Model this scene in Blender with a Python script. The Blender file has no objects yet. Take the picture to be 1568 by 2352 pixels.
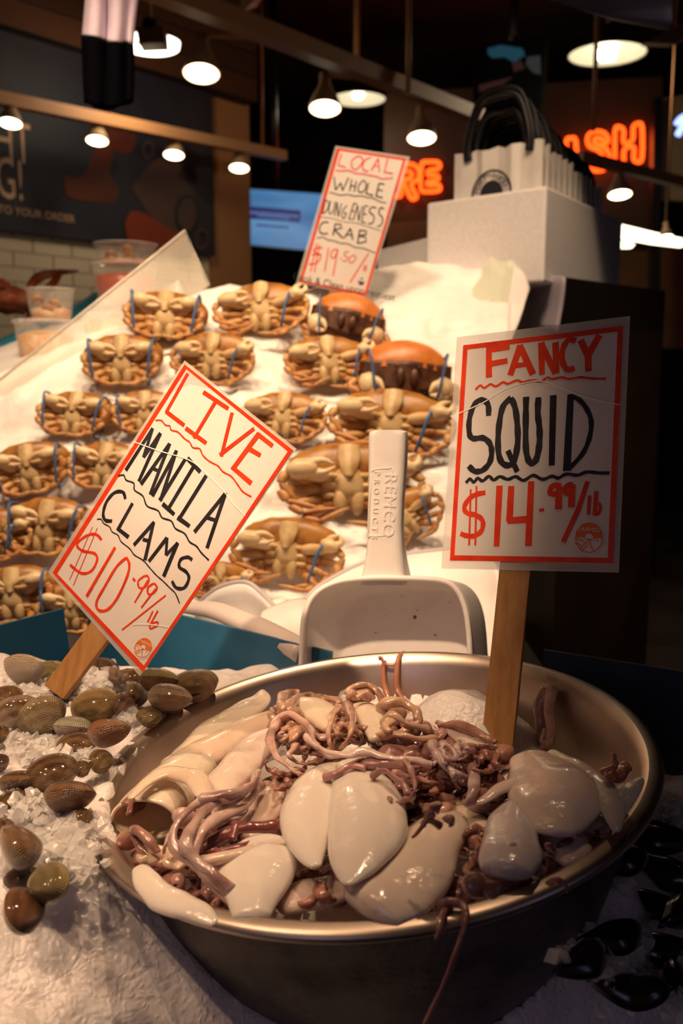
import bpy, math, random
from mathutils import Vector as V, Matrix as MX, noise
S = bpy.context.scene
# ---------------------------------------------------------------- camera
F = 2100.0; TH = math.atan(326/2100.0); CAM = V((0, 0, 1.35))
cd = bpy.data.cameras.new('camera'); cam = bpy.data.objects.new('camera', cd)
S.collection.objects.link(cam); S.camera = cam
cam.location = CAM; cam.rotation_euler = (math.pi/2-TH, 0, 0)
cd.sensor_fit = 'VERTICAL'; cd.sensor_height = 36; cd.lens = F/2352*36
cd.dof.use_dof = True; cd.dof.focus_distance = .74; cd.dof.aperture_fstop = 7.0
cd.clip_start = .02; cd.clip_end = 60
# ---------------------------------------------------------------- world, light, exposure
w = bpy.data.worlds.new('world'); S.world = w; w.use_nodes = True
w.node_tree.nodes['Background'].inputs[0].default_value = (1, .6, .38, 1)
w.node_tree.nodes['Background'].inputs[1].default_value = .022
S.view_settings.view_transform = 'Standard'; S.view_settings.look = 'None'
S.view_settings.exposure = 0; S.view_settings.gamma = 1; S.view_settings.use_curve_mapping = False
def aim(o, tgt): o.rotation_euler = (V(tgt)-o.location).to_track_quat('-Z', 'Y').to_euler()
def spot(loc, tgt, e, col, ang, rad=.03, blend=.6):
    l = bpy.data.lights.new('spot', 'SPOT'); l.energy = e; l.color = col; l.spot_size = math.radians(ang)
    l.spot_blend = blend; l.shadow_soft_size = rad
    o = bpy.data.objects.new('spot', l); S.collection.objects.link(o); o.location = loc; aim(o, tgt)
def area(loc, tgt, e, col, sx, sy):
    l = bpy.data.lights.new('area', 'AREA'); l.shape = 'RECTANGLE'; l.size = sx; l.size_y = sy; l.energy = e; l.color = col
    o = bpy.data.objects.new('area', l); S.collection.objects.link(o); o.location = loc; aim(o, tgt)
WARM = (1, .70, .43); AMB = (1, .62, .33)
# lamps on the track above the crab bank (out of frame, over the display)
for x, y in ((-.75, 1.15), (-.30, 1.1), (.15, 1.1), (.55, 1.25)):
    spot((x, y, 2.75), (x*.8-.05, 1.75, 1.35), 62 if x < .4 else 34, WARM, 62, .05)
# lamps over the front display
for x, y, e in ((-.95, .25, 52), (-.55, .62, 31), (-.12, .60, 14), (.15, .95, 50), (-.60, .05, 26)):
    spot((x, y, 2.6), (-.17+.12*x, .74, 1.05), e, (1, .63, .37), 30, .02, .95)
spot((-.38, -.25, 2.7), (-.02, .96, 1.20), 190, (1, .66, .40), 16, .03, .9)  # added spot that brightens the scoop, apart from the display lamps
# cool daylight from the street behind the photographer
area((-1.6, -2.4, 2.2), (0, .8, 1.1), 3.6, (.68, .60, 1.0), 1.6, 1.2)
area((2.2, -1.2, 2.0), (.2, 1.0, 1.2), .9, (.58, .58, 1.0), .5, 1.2)

# ---------------------------------------------------------------- pixel -> place helpers
def ray(px, py):
    u = (px-784)/F; v = (1176-py)/F
    return V((u, math.cos(TH)+v*math.sin(TH), -math.sin(TH)+v*math.cos(TH)))
def P(px, py, d): return CAM+ray(px, py)*d
def PZ(px, py, z):
    r = ray(px, py); return CAM+r*((z-CAM.z)/r.z)
def PP(px, py, p0, n):
    r = ray(px, py); return CAM+r*((p0-CAM).dot(n)/r.dot(n))
def depth(p): return (p-CAM).dot(V((0, math.cos(TH), -math.sin(TH))))
def para(c, mean):
    """four image corners of a flat parallelogram -> its corners in space (mean depth given)"""
    R = [ray(*p) for p in c]
    M = MX((( R[0].x, -R[1].x, R[2].x), (R[0].y, -R[1].y, R[2].y), (R[0].z, -R[1].z, R[2].z)))
    s = M.inverted() @ R[3]; d = [s[0], s[1], s[2], 1.0]; k = mean/(sum(d)/4)
    return [CAM+R[i]*(d[i]*k) for i in range(4)]
# ---------------------------------------------------------------- mesh helpers
COL = S.collection; ORG = {}
def link(o): COL.objects.link(o); return o
def tag(o, label=None, cat=None, group=None, kind=None):
    if label: o['label'] = label
    if cat: o['category'] = cat
    if group: o['group'] = group
    if kind: o['kind'] = kind
    return o
def thing(name, loc, label, cat, group=None):
    o = link(bpy.data.objects.new(name, None)); o.location = loc; o.empty_display_size = .02
    ORG[o.name] = V(loc); return tag(o, label, cat, group)
def mk(name, vs, fs, m, par=None, smooth=True, local=False, sub=0, solid=0, mods=None, color=None):
    vs = [V(v) for v in vs]
    if local: org = V((0, 0, 0))
    elif par: org = ORG[par.name]
    else:
        xs = [v.x for v in vs]; ys = [v.y for v in vs]
        org = V(((min(xs)+max(xs))/2, (min(ys)+max(ys))/2, min(v.z for v in vs)))
    me = bpy.data.meshes.new(name); me.from_pydata([v-org for v in vs], [], fs)
    if smooth: me.polygons.foreach_set('use_smooth', [True]*len(me.polygons))
    me.materials.append(m); me.update()
    o = link(bpy.data.objects.new(name, me))
    if par: o.parent = par
    elif not local: o.location = org
    ORG[o.name] = org
    if color: o.color = color
    if solid:
        q = o.modifiers.new('solid', 'SOLIDIFY'); q.thickness = solid; q.offset = 0
    if sub:
        q = o.modifiers.new('sub', 'SUBSURF'); q.levels = sub; q.render_levels = sub
    return o
def cr(pts, per):
    """Catmull-Rom through lists of equal-length tuples"""
    pts = [tuple(p) for p in pts]; n = len(pts); out = []
    if n < 3: 
        return [tuple(a+(b-a)*k/per for a, b in zip(pts[0], pts[1])) for k in range(per)]+[pts[1]]
    for i in range(n-1):
        a = pts[max(i-1, 0)]; b = pts[i]; c = pts[i+1]; d = pts[min(i+2, n-1)]
        for k in range(per):
            t = k/per
            out.append(tuple(.5*(2*q+(r-p)*t+(2*p-5*q+4*r-s)*t*t+(3*q-p-3*r+s)*t**3) for p, q, r, s in zip(a, b, c, d)))
    out.append(pts[-1]); return out
def tube(pts, rad, ns=10, per=5, flat=1, up=None, cap=True, capstart=True):
    """sweep: pts Vectors, rad list; flat = thickness/width ratio (needs up)"""
    C = cr([tuple(p)+(r,) for p, r in zip(pts, rad)], per) if per > 1 else [tuple(p)+(r,) for p, r in zip(pts, rad)]
    n = len(C); vs = []; fs = []
    X = [V(c[:3]) for c in C]; nrm = V(up) if up is not None else None
    for i in range(n):
        t = (X[min(i+1, n-1)]-X[max(i-1, 0)]).normalized()
        if up is None:
            if nrm is None: nrm = t.orthogonal().normalized()
            u2 = (nrm-t*nrm.dot(t)).normalized(); nrm = u2
        else:
            u2 = (V(up)-t*V(up).dot(t))
            u2 = u2.normalized() if u2.length > 1e-4 else t.orthogonal().normalized()
        sd = t.cross(u2); r = max(C[i][3], 1e-5)
        for k in range(ns):
            a = 2*math.pi*k/ns; vs.append(X[i]+sd*(math.cos(a)*r)+u2*(math.sin(a)*r*flat))
    for i in range(n-1):
        for k in range(ns):
            k2 = (k+1) % ns; fs.append((i*ns+k, i*ns+k2, (i+1)*ns+k2, (i+1)*ns+k))
    if cap:
        if capstart: fs.append(tuple(range(ns-1, -1, -1)))
        fs.append(tuple((n-1)*ns+k for k in range(ns)))
    return vs, fs
def merge(*parts):
    vs = []; fs = []
    for a, b in parts:
        o = len(vs); vs += list(a); fs += [tuple(i+o for i in f) for f in b]
    return vs, fs
def lathe(prof, c, n, ns=48, ref=None):
    """prof: (r, h) list about axis n through c"""
    n = V(n).normalized(); a = V(ref) if ref else n.orthogonal(); a = (a-n*a.dot(n)).normalized(); b = n.cross(a); vs = []; fs = []
    for r, h in prof:
        for k in range(ns):
            t = 2*math.pi*k/ns; vs.append(V(c)+n*h+(a*math.cos(t)+b*math.sin(t))*max(r, 1e-5))
    for i in range(len(prof)-1):
        for k in range(ns):
            k2 = (k+1) % ns; fs.append((i*ns+k, i*ns+k2, (i+1)*ns+k2, (i+1)*ns+k))
    return vs, fs
def grid(rows):
    m = len(rows[0]); vs = [p for r in rows for p in r]; fs = []
    for i in range(len(rows)-1):
        for j in range(m-1): fs.append((i*m+j, i*m+j+1, (i+1)*m+j+1, (i+1)*m+j))
    return vs, fs
def loft(rows, per=4, perr=4):
    """smooth grid through rows of points"""
    R = [[V(q) for q in cr(r, per)] for r in rows]; m = len(R[0])
    cols = [[V(q) for q in cr([R[i][j] for i in range(len(R))], perr)] for j in range(m)]
    return grid([[cols[j][i] for j in range(m)] for i in range(len(cols[0]))])
def hexa(b, t):
    """box from 4 bottom and 4 top corners (same winding)"""
    vs = list(b)+list(t)
    return vs, [(3, 2, 1, 0), (4, 5, 6, 7)]+[(i, (i+1) % 4, 4+(i+1) % 4, 4+i) for i in range(4)]
def obox(c, u, v, w_):
    """box from centre and three half-vectors"""
    b = [c-u-v-w_, c+u-v-w_, c+u+v-w_, c-u+v-w_]; return hexa(b, [p+w_*2 for p in b])
def bevel(o, wd, seg=2):
    q = o.modifiers.new('bev', 'BEVEL'); q.width = wd; q.segments = seg; q.limit_method = 'ANGLE'; q.angle_limit = .6
    return o
def ribbon(pts, wd, n, off, per=4, taper=False):
    """flat ink stroke on a plane of normal n, lifted by off; pts in space"""
    Q = [V(q) for q in cr(pts, per)] if len(pts) > 2 and per > 1 else [V(p) for p in pts]
    L = []; R = []
    for i, p in enumerate(Q):
        t = (Q[min(i+1, len(Q)-1)]-Q[max(i-1, 0)]).normalized(); s = t.cross(n).normalized()
        k = 1+.10*math.sin(i*1.7+wd*9000)
        if taper: k *= .55+.45*math.sin(math.pi*(i+.6)/(len(Q)+.2))
        L.append(p+s*wd*.5*k+n*off); R.append(p-s*wd*.5*k+n*off)
    return grid([L, R])
def slab(c4, n, off, th=.0004):
    """thin sheet on a plane: four corners, front face lifted by off"""
    f = [p+n*off for p in c4]; b = [p+n*(off-th) for p in c4]; return hexa(b, f)
def frame4(out, inn, n, off):
    vs = [p+n*off for p in out]+[p+n*off for p in inn]
    return vs, [(i, (i+1) % 4, 4+(i+1) % 4, 4+i) for i in range(4)]
def text(name, s, m, par, o, ux, uy, size, ext=0, spacing=1, bold=0, align='CENTER', sx=1):
    """lettering as a mesh: origin o, reading direction ux, up uy"""
    cu = bpy.data.curves.new(name, 'FONT'); cu.body = s; cu.size = 1; cu.align_x = align; cu.align_y = 'CENTER'
    cu.extrude = ext/size; cu.space_character = spacing; cu.offset = bold; cu.resolution_u = 3
    t = bpy.data.objects.new(name, cu); COL.objects.link(t)
    dg = bpy.context.evaluated_depsgraph_get(); me = bpy.data.meshes.new_from_object(t.evaluated_get(dg))
    bpy.data.objects.remove(t); bpy.data.curves.remove(cu)
    ux = ux.normalized(); uz = ux.cross(uy).normalized(); uy2 = uz.cross(ux)
    vs = [o+(ux*v.co.x*sx+uy2*v.co.y+uz*v.co.z)*size for v in me.vertices]; fs = [tuple(p.vertices) for p in me.polygons]
    bpy.data.meshes.remove(me)
    return mk(name, vs, fs, m, par, smooth=False) if m else (vs, fs)
def jitter(vs, amp, sc, seed=0):
    o = V((seed*3.1, seed*1.7, seed*.9)); return [v+noise.noise_vector(v*sc+o)*amp for v in vs]
def fbm(p, sc, oct=4):
    s = 0; a = 1; q = V(p)*sc
    for _ in range(oct): s += noise.noise(q)*a; a *= .5; q = q*2.03
    return s
def copytree(o, par=None):
    c = o.copy(); COL.objects.link(c)
    if par: c.parent = par
    for ch in [x for x in o.children]: copytree(ch, c)
    return c
# ---------------------------------------------------------------- materials
def mat(name, col, rough=.5, metal=0, spec=.5, sss=0, sssr=(.01, .006, .004), coat=0, trans=0, ior=1.45, emit=None, es=0, alpha=1):
    m = bpy.data.materials.new(name); m.use_nodes = True; b = m.node_tree.nodes['Principled BSDF']; I = b.inputs
    I['Base Color'].default_value = (*col, 1); I['Roughness'].default_value = rough; I['Metallic'].default_value = metal
    I['Specular IOR Level'].default_value = spec; I['IOR'].default_value = ior; I['Alpha'].default_value = alpha
    I['Subsurface Weight'].default_value = sss; I['Subsurface Radius'].default_value = sssr; I['Subsurface Scale'].default_value = 1
    I['Coat Weight'].default_value = coat; I['Coat Roughness'].default_value = .08; I['Transmission Weight'].default_value = trans
    if emit: I['Emission Color'].default_value = (*emit, 1); I['Emission Strength'].default_value = es
    return m
def nd(m, t, **k):
    n = m.node_tree.nodes.new(t)
    for a, v in k.items():
        if hasattr(n, a): setattr(n, a, v)
        else: n.inputs[a.replace('_', ' ')].default_value = v
    return n
def lk(m, a, b): m.node_tree.links.new(a, b)
def bs(m): return m.node_tree.nodes['Principled BSDF']
def noisy(m, c2, scale, lo=.4, hi=.65, bump=0, bscale=None, detail=4, coord='Object', dist=.001, objcol=False, stretch=None):
    """mix base colour with c2 by noise; optional bump"""
    tc = nd(m, 'ShaderNodeTexCoord'); src = tc.outputs[coord]
    if stretch:
        mp = nd(m, 'ShaderNodeMapping'); mp.inputs['Scale'].default_value = stretch; lk(m, src, mp.inputs['Vector']); src = mp.outputs[0]
    no = nd(m, 'ShaderNodeTexNoise', Scale=scale, Detail=detail); lk(m, src, no.inputs['Vector'])
    rp = nd(m, 'ShaderNodeValToRGB'); rp.color_ramp.elements[0].position = lo; rp.color_ramp.elements[1].position = hi
    lk(m, no.outputs[0], rp.inputs[0])
    mx = nd(m, 'ShaderNodeMix', data_type='RGBA'); mx.inputs[7].default_value = (*c2, 1)
    mx.inputs[6].default_value = bs(m).inputs['Base Color'].default_value
    fac = rp.outputs[0]
    if objcol:
        oi = nd(m, 'ShaderNodeObjectInfo'); lk(m, oi.outputs['Color'], mx.inputs[6])
        mu = nd(m, 'ShaderNodeMath', operation='MULTIPLY'); lk(m, rp.outputs[0], mu.inputs[0]); lk(m, oi.outputs['Alpha'], mu.inputs[1]); fac = mu.outputs[0]
    lk(m, fac, mx.inputs[0]); lk(m, mx.outputs[2], bs(m).inputs['Base Color'])
    if bump:
        n2 = nd(m, 'ShaderNodeTexNoise', Scale=bscale or scale*3, Detail=5); lk(m, src, n2.inputs['Vector'])
        bp = nd(m, 'ShaderNodeBump', Strength=bump, Distance=dist); lk(m, n2.outputs[0], bp.inputs['Height']); lk(m, bp.outputs[0], bs(m).inputs['Normal'])
    return m
M = {}
M['ice'] = noisy(mat('ice', (.86, .83, .84), .32, spec=.6, sss=.35, sssr=(.02, .018, .017)), (.76, .71, .70), 22, bump=.25, bscale=420, dist=.0012)
mt = M['ice']; vt = nd(mt, 'ShaderNodeTexVoronoi', feature='SMOOTH_F1', Scale=240); tcx = nd(mt, 'ShaderNodeTexCoord'); nx = nd(mt, 'ShaderNodeTexNoise', Scale=60); lk(mt, tcx.outputs['Object'], nx.inputs[0])
mxv = nd(mt, 'ShaderNodeMix', data_type='VECTOR'); mxv.inputs[0].default_value = .02; lk(mt, tcx.outputs['Object'], mxv.inputs[4]); lk(mt, nx.outputs['Color'], mxv.inputs[5]); lk(mt, mxv.outputs[1], vt.inputs['Vector'])
b2 = nd(mt, 'ShaderNodeBump', Strength=.5, Distance=.003, invert=True); lk(mt, vt.outputs['Distance'], b2.inputs['Height'])
ob = [l for l in mt.node_tree.links if l.to_socket == bs(mt).inputs['Normal']][0].from_node; lk(mt, b2.outputs[0], ob.inputs['Normal'])
M['icebank'] = noisy(mat('bank_ice', (.90, .87, .85), .4, sss=.3, sssr=(.03, .025, .022)), (.82, .77, .74), 9, bump=.5, bscale=70, dist=.004)
M['shard'] = noisy(mat('ice_shards', (.96, .94, .93), .10, spec=.9, alpha=.5, sss=.25), (.92, .9, .88), 60, bump=.5, bscale=200, dist=.001)
M['squid'] = noisy(mat('squid_flesh', (.85, .77, .7), .13, spec=.6, sss=.35, sssr=(.008, .004, .003), coat=.6), (.33, .11, .09), 34, .50, .72, bump=.8, bscale=95, dist=.0016, objcol=True)
M['arm'] = noisy(mat('squid_arms', (.5, .3, .26), .2, spec=.6, sss=.2, sssr=(.005, .002, .002), coat=.6), (.16, .035, .04), 60, .42, .66, bump=.5, bscale=260, dist=.001, objcol=True)
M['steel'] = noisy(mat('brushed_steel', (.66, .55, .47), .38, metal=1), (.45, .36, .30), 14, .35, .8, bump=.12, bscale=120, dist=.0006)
M['steelout'] = noisy(mat('shaded_wet_steel', (.16, .14, .125), .42, metal=1), (.08, .07, .065), 30, .4, .7, bump=.7, bscale=160, dist=.0012)  # shade on the bowl's outside painted as darker steel; bump is condensation
M['paper'] = noisy(mat('sign_card', (.76, .71, .67), .28, spec=.4, coat=.25), (.74, .69, .65), 30)
M['pinkish'] = mat('pink_stain', (.78, .55, .55), .3)
M['red'] = noisy(mat('red_marker', (.80, .055, .012), .35, coat=.2), (.68, .035, .01), 60)
M['pinkred'] = noisy(mat('faded_red_marker', (.78, .07, .07), .4), (.75, .15, .30), 40)
M['black'] = noisy(mat('black_marker', (.018, .016, .02), .35, coat=.2), (.03, .028, .035), 60)
M['orange'] = mat('orange_print', (.80, .17, .02), .35)
M['purple'] = mat('purple_print', (.09, .06, .15), .4)
M['sleeve'] = mat('clear_sleeve', (.78, .74, .70), .22, spec=.6, coat=.4, alpha=.38)
M['crease'] = mat('sleeve_crease', (.93, .88, .82), .3)
M['wood'] = noisy(mat('stake_wood', (.50, .27, .10), .42), (.36, .17, .05), 9, .35, .7, bump=.15, bscale=60, stretch=(14, 14, 1.2))
M['scoop'] = noisy(mat('white_plastic', (.82, .78, .76), .34, spec=.5, sss=.08), (.74, .69, .65), 30, .5, .8)
M['dirt'] = mat('food_specks', (.22, .07, .02), .5)
M['vinyl'] = noisy(mat('white_vinyl', (.80, .75, .74), .38), (.70, .64, .62), 12)
M['vinyledge'] = mat('vinyl_hem', (.45, .40, .42), .45)
M['clear'] = mat('clear_plastic', (.9, .86, .84), .08, spec=.7, alpha=.22)
M['tubeplast'] = mat('soft_clear_plastic', (.72, .64, .62), .2, spec=.7, alpha=.75)
M['frost'] = mat('frosted_acrylic', (.86, .78, .66), .25, spec=.6, alpha=.27)
M['acryledge'] = mat('acrylic_edge', (.92, .85, .72), .2, alpha=.85)
M['blue'] = noisy(mat('blue_plastic', (.020, .115, .225), .42, spec=.5), (.010, .055, .125), 8, .4, .7)
M['navy'] = noisy(mat('shaded_blue_plastic', (.012, .025, .05), .5), (.006, .012, .022), 20)  # blue plastic of the right tray wall, its shade put into the colour
M['dark'] = mat('black_metal', (.012, .010, .009), .32, spec=.5)
M['tub'] = mat('grey_tub', (.34, .30, .36), .4)
M['foam'] = noisy(mat('styrofoam', (.80, .76, .77), .75), (.74, .70, .71), 120, bump=.3, bscale=200, dist=.001)
M['bag'] = noisy(mat('white_kraft_paper', (.78, .74, .72), .6), (.70, .65, .62), 15)
M['cord'] = mat('black_cord', (.006, .005, .008), .5)
M['band'] = mat('blue_rubber', (.045, .14, .34), .45)
M['shell'] = None
M['crabshell'] = noisy(mat('crab_carapace', (.40, .18, .035), .36, spec=.5), (.22, .075, .014), 40, .4, .65, bump=.35, bscale=300, dist=.0008)
M['crabtop'] = noisy(mat('crab_carapace_top', (.60, .20, .04), .36, spec=.5), (.48, .13, .02), 40, .4, .7, bump=.3, bscale=300, dist=.0008)
M['crabunder'] = noisy(mat('crab_dark_face', (.10, .035, .012), .45), (.05, .015, .006), 60)
M['crableg'] = noisy(mat('crab_leg', (.50, .27, .095), .4, spec=.5), (.36, .12, .03), 42, .42, .66, bump=.25, bscale=200, dist=.0008)
M['crabbelly'] = noisy(mat('crab_belly', (.60, .42, .21), .42), (.42, .24, .09), 45, .45, .7, bump=.3, bscale=160, dist=.001)
M['crabclaw'] = noisy(mat('crab_claw', (.74, .56, .33), .34, spec=.5), (.58, .30, .10), 30, .5, .75)
M['gap'] = mat('shadow_gap', (.05, .02, .008), .6)
M['mussel'] = noisy(mat('mussel_shell', (.010, .010, .013), .22, coat=.5), (.028, .014, .006), 30)
# ---------------------------------------------------------------- room
R0 = random.Random(7)
def plane_obj(name, pts, m, kind='structure'):
    o = mk(name, pts, [tuple(range(len(pts)))], m, smooth=False); return tag(o, kind=kind)
M['floor'] = noisy(mat('wet_concrete', (.06, .05, .045), .4), (.03, .025, .02), 3)
M['ceil'] = noisy(mat('dark_ceiling', (.035, .018, .010), .8), (.02, .01, .006), 2)
M['wallback'] = noisy(mat('back_wall', (.010, .008, .007), .8), (.006, .005, .005), 2)
M['walltan'] = mat('tan_wall', (.55, .26, .10), .7); M['wallbrown'] = noisy(mat('brown_wall', (.22, .10, .045), .7), (.16, .07, .03), 2)
def solidbox(name, x0, x1, y0, y1, z0, z1, m, kind=None):
    b = [V((x0, y0, z0)), V((x1, y0, z0)), V((x1, y1, z0)), V((x0, y1, z0))]
    o = mk(name, *hexa(b, [p+V((0, 0, z1-z0)) for p in b]), m, smooth=False)
    return tag(o, kind=kind) if kind else o
solidbox('floor', -7, 7, -3, 10.1, -.1, 0, M['floor'], 'structure')
solidbox('ceiling', -7, 7, -3, 10.1, 4.0, 4.1, M['ceil'], 'structure')
solidbox('wall_back', -7, 7, 10, 10.1, 0, 4.0, M['wallback'], 'structure')
solidbox('wall_right', 7, 7.1, -3, 10.1, 0, 4.0, M['wallbrown'], 'structure')
solidbox('wall_front', -7, 7, -3.1, -3, 0, .5, M['wallbrown'], 'structure')
# left wall: recedes to the right; wood boards high up, white tile below the banner
A = P(0, 530, 4.6); B = P(487, 590, 5.66)
wd = (B-A); wd.z = 0; wl = wd.length; wd = wd.normalized(); wn = V((wd.y, -wd.x, 0))   # wn faces the room
def W(s, z, off=0): return V((A.x, A.y, 0))+wd*(s*wl)+wn*off+V((0, 0, z))
zb = A.z
def wallpiece(name, s0, s1, z0, z1, m, off, th, kind='structure'):
    o = mk(name, *hexa([W(s0, z0, off), W(s1, z0, off), W(s1, z0, off-th), W(s0, z0, off-th)], [W(s0, z1, off), W(s1, z1, off), W(s1, z1, off-th), W(s0, z1, off-th)]), m, smooth=False)
    return tag(o, kind=kind)
mt = mat('dark_boards', (.10, .035, .012), .7); M['boards'] = mt
tc = nd(mt, 'ShaderNodeTexCoord'); br = nd(mt, 'ShaderNodeTexBrick', Scale=1.0); mp = nd(mt, 'ShaderNodeMapping')
br.inputs['Color1'].default_value = (.11, .036, .012, 1); br.inputs['Color2'].default_value = (.07, .022, .008, 1); br.inputs['Mortar'].default_value = (.02, .008, .004, 1)
br.inputs['Brick Width'].default_value = 3.; br.inputs['Row Height'].default_value = .14; br.inputs['Mortar Size'].default_value = .006
mp.inputs['Rotation'].default_value = (math.pi/2, 0, 0); lk(mt, tc.outputs['Object'], mp.inputs[0]); lk(mt, mp.outputs[0], br.inputs[0]); lk(mt, br.outputs[0], bs(mt).inputs['Base Color'])
mt = mat('subway_tile', (.8, .7, .55), .25); M['tile'] = mt
tc = nd(mt, 'ShaderNodeTexCoord'); br = nd(mt, 'ShaderNodeTexBrick', Scale=1.0); mp = nd(mt, 'ShaderNodeMapping')
br.inputs['Color1'].default_value = (.95, .80, .58, 1); br.inputs['Color2'].default_value = (.88, .73, .53, 1); br.inputs['Mortar'].default_value = (.45, .36, .25, 1)
br.inputs['Brick Width'].default_value = .15; br.inputs['Row Height'].default_value = .075; br.inputs['Mortar Size'].default_value = .004
mp.inputs['Rotation'].default_value = (math.pi/2, 0, 0); lk(mt, tc.outputs['Object'], mp.inputs[0]); lk(mt, mp.outputs[0], br.inputs[0]); lk(mt, br.outputs[0], bs(mt).inputs['Base Color'])
wallpiece('wall_left', -1.2, 1.25, 0, 4.0, M['walltan'], -.02, .1)
wallpiece('trim_1', -1.2, 1.22, zb+.95, 3.98, M['boards'], .10, .11)
wallpiece('trim_2', -1.2, .98, zb-.62, zb, M['tile'], .0, .018)
e0 = W(1.25, 0, -.02)
# the seafood banner on the left wall
M['navycloth'] = noisy(mat('banner_print', (.018, .019, .034), .6), (.045, .038, .055), 2.2, .45, .75)
M['bannerink'] = mat('banner_lettering', (.85, .50, .32), .6); M['salmon'] = noisy(mat('salmon_print', (.15, .027, .009), .6), (.09, .014, .005), 5)
M['salmon2'] = mat('bright_salmon_print', (.27, .035, .008), .6); M['fishprint'] = mat('pale_fish_print', (.10, .047, .037), .6); M['printdark'] = mat('dark_print', (.012, .012, .016), .6)
bn = thing('wall_banner', W(.4, zb, .01), 'long dark blue wall banner with salmon pictures above the white tile wall', 'banner')
mk('banner_cloth', *hexa([W(-.9, zb, .03), W(1, zb, .03), W(1, zb, .0), W(-.9, zb, .0)], [W(-.9, zb+.95, .03), W(1, zb+.95, .03), W(1, zb+.95, .0), W(-.9, zb+.95, .0)]), M['navycloth'], bn, smooth=False)
bo = W(0, 0, .03)
def BW(px, py, off=.003): return PP(px, py, bo, wn)+wn*off
def bpoly(name, pts, m, off=.004, per=5):
    Q = [V(q) for q in cr([tuple(BW(*p, off)) for p in pts+[pts[0]]], per)][:-1] if per > 1 else [BW(*p, off) for p in pts]
    return mk(name, Q, [tuple(range(len(Q)))], m, bn, smooth=False)
bpoly('salmon_picture', [(148, 400), (180, 410), (200, 385), (225, 330), (262, 340), (250, 400), (270, 425), (262, 465), (200, 462), (150, 450)], M['salmon'], per=2)
bpoly('salmon_picture', [(245, 255), (300, 285), (310, 330), (290, 355), (250, 330)], M['salmon'], per=2)
bpoly('fish_picture', [(300, 430), (345, 375), (400, 355), (425, 410), (450, 470), (425, 535), (385, 525), (340, 490)], M['fishprint'])
bpoly('salmon_picture', [(285, 515), (300, 485), (340, 495), (385, 525), (425, 545), (410, 575), (360, 580), (300, 560)], M['salmon2'], .006, 3)
bpoly('plate_picture', [(400, 480), (415, 452), (440, 450), (455, 480), (450, 520), (425, 540), (402, 515)], M['printdark'], .007)
bpoly('fish_picture', [(406, 482), (420, 458), (438, 458), (448, 482), (444, 515), (425, 530), (408, 510)], M['fishprint'], .009)
bpoly('dark_picture', [(412, 335), (435, 335), (487, 420), (487, 470), (455, 440), (430, 390)], M['printdark'], .004)
for cx, cy, r in ((460, 550, 20), (338, 345, 17)):
    q = [(cx+r*.8*math.cos(k*math.pi/9), cy+r*1.25*math.sin(k*math.pi/9)) for k in range(18)]
    q2 = [(cx+(x-cx)*.72, cy+(y-cy)*.72) for x, y in q]
    vs = [BW(*p, .010) for p in q+q2]; mk('round_badge', vs, [(k, (k+1) % 18, 18+(k+1) % 18, 18+k) for k in range(18)], M['fishprint'], bn, smooth=False)
ux = wd; uy = V((0, 0, 1))
text('banner_lettering', 'HT', M['bannerink'], bn, BW(28, 330), ux, uy, .285, sx=.55)
text('banner_lettering', 'G!', M['bannerink'], bn, BW(22, 416), ux, uy, .285, sx=.55)
text('banner_lettering', 'MED TO YOUR ORDER', M['bannerink'], bn, BW(60, 489), ux, uy, .055)
# ---------------------------------------------------------------- display table, ice bed, crab bank
solidbox('display_table', -1.5, 1.6, .22, 1.36, .02, .60, M['dark'])
tag(bpy.data.objects['display_table'], 'black display table under the ice, clams and steel bowl', 'table')
solidbox('crab_stand', -1.6, .42, 1.37, 2.6, .02, .74, M['dark'])
tag(bpy.data.objects['crab_stand'], 'dark stand carrying the tall bank of ice and crabs', 'stand')
C0 = CAM+V((.023, .6859, -.299)); N0 = V((-.1045, -.052, .993)).normalized(); RB = .22
def sstep(a, b, x):
    t = max(0, min(1, (x-a)/(b-a))); return t*t*(3-2*t)
def bowl_out(z):  # outer radius of bowl at height z below rim (z<=0)
    return .108+(.204-.108)*max(0, min(1, (z+.175)/.17))**.55
def zice(x, y):
    z = -.318+.02*sstep(-.25, -.55, x)
    z -= .55*max(0, .60-y)*(1-.55*sstep(-.1, -.45, x))
    z -= .21*sstep(-.20, .02, x)*sstep(.64, .44, y)
    z -= .075*sstep(.12, .26, x)
    z -= .10*sstep(.96, 1.0, y)
    return CAM.z+z
Nx, Ny = 300, 200; vs = []; x0, x1, y0, y1 = -.62, .62, .26, 1.0
for j in range(Ny+1):
    for i in range(Nx+1):
        x = x0+(x1-x0)*i/Nx; y = y0+(y1-y0)*(j/Ny)
        z = zice(x, y)+fbm((x, y, 0), 14, 3)*.010+noise.noise(V((x, y, 3))*70)*.0035
        # keep clear of the bowl: never above its rim side
        p = V((x, y, z))-C0; h = p.dot(N0); rr = (p-N0*h).length
        if rr < .207 and h > -.185:
            lim = bowl_out(h)
            if rr < lim-.002:
                hb = -.175+.17*max(0, (rr-.108)/.096)**(1/.55) if rr > .108 else -.177
                z = C0.z+(hb-.004-(N0.x*(x-C0.x)+N0.y*(y-C0.y)))/N0.z
        vs.append(V((x, y, z)))
fs = []
for j in range(Ny):
    for i in range(Nx):
        a = j*(Nx+1)+i; fs.append((a, a+1, a+Nx+2, a+Nx+1))
nb = len(vs); ring = [i for i in range(Nx+1)]+[j*(Nx+1)+Nx for j in range(1, Ny+1)]+[Ny*(Nx+1)+i for i in range(Nx-1, -1, -1)]+[j*(Nx+1) for j in range(Ny-1, 0, -1)]
vs += [V((vs[i].x, vs[i].y, .601)) for i in ring]; L = len(ring)
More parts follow.
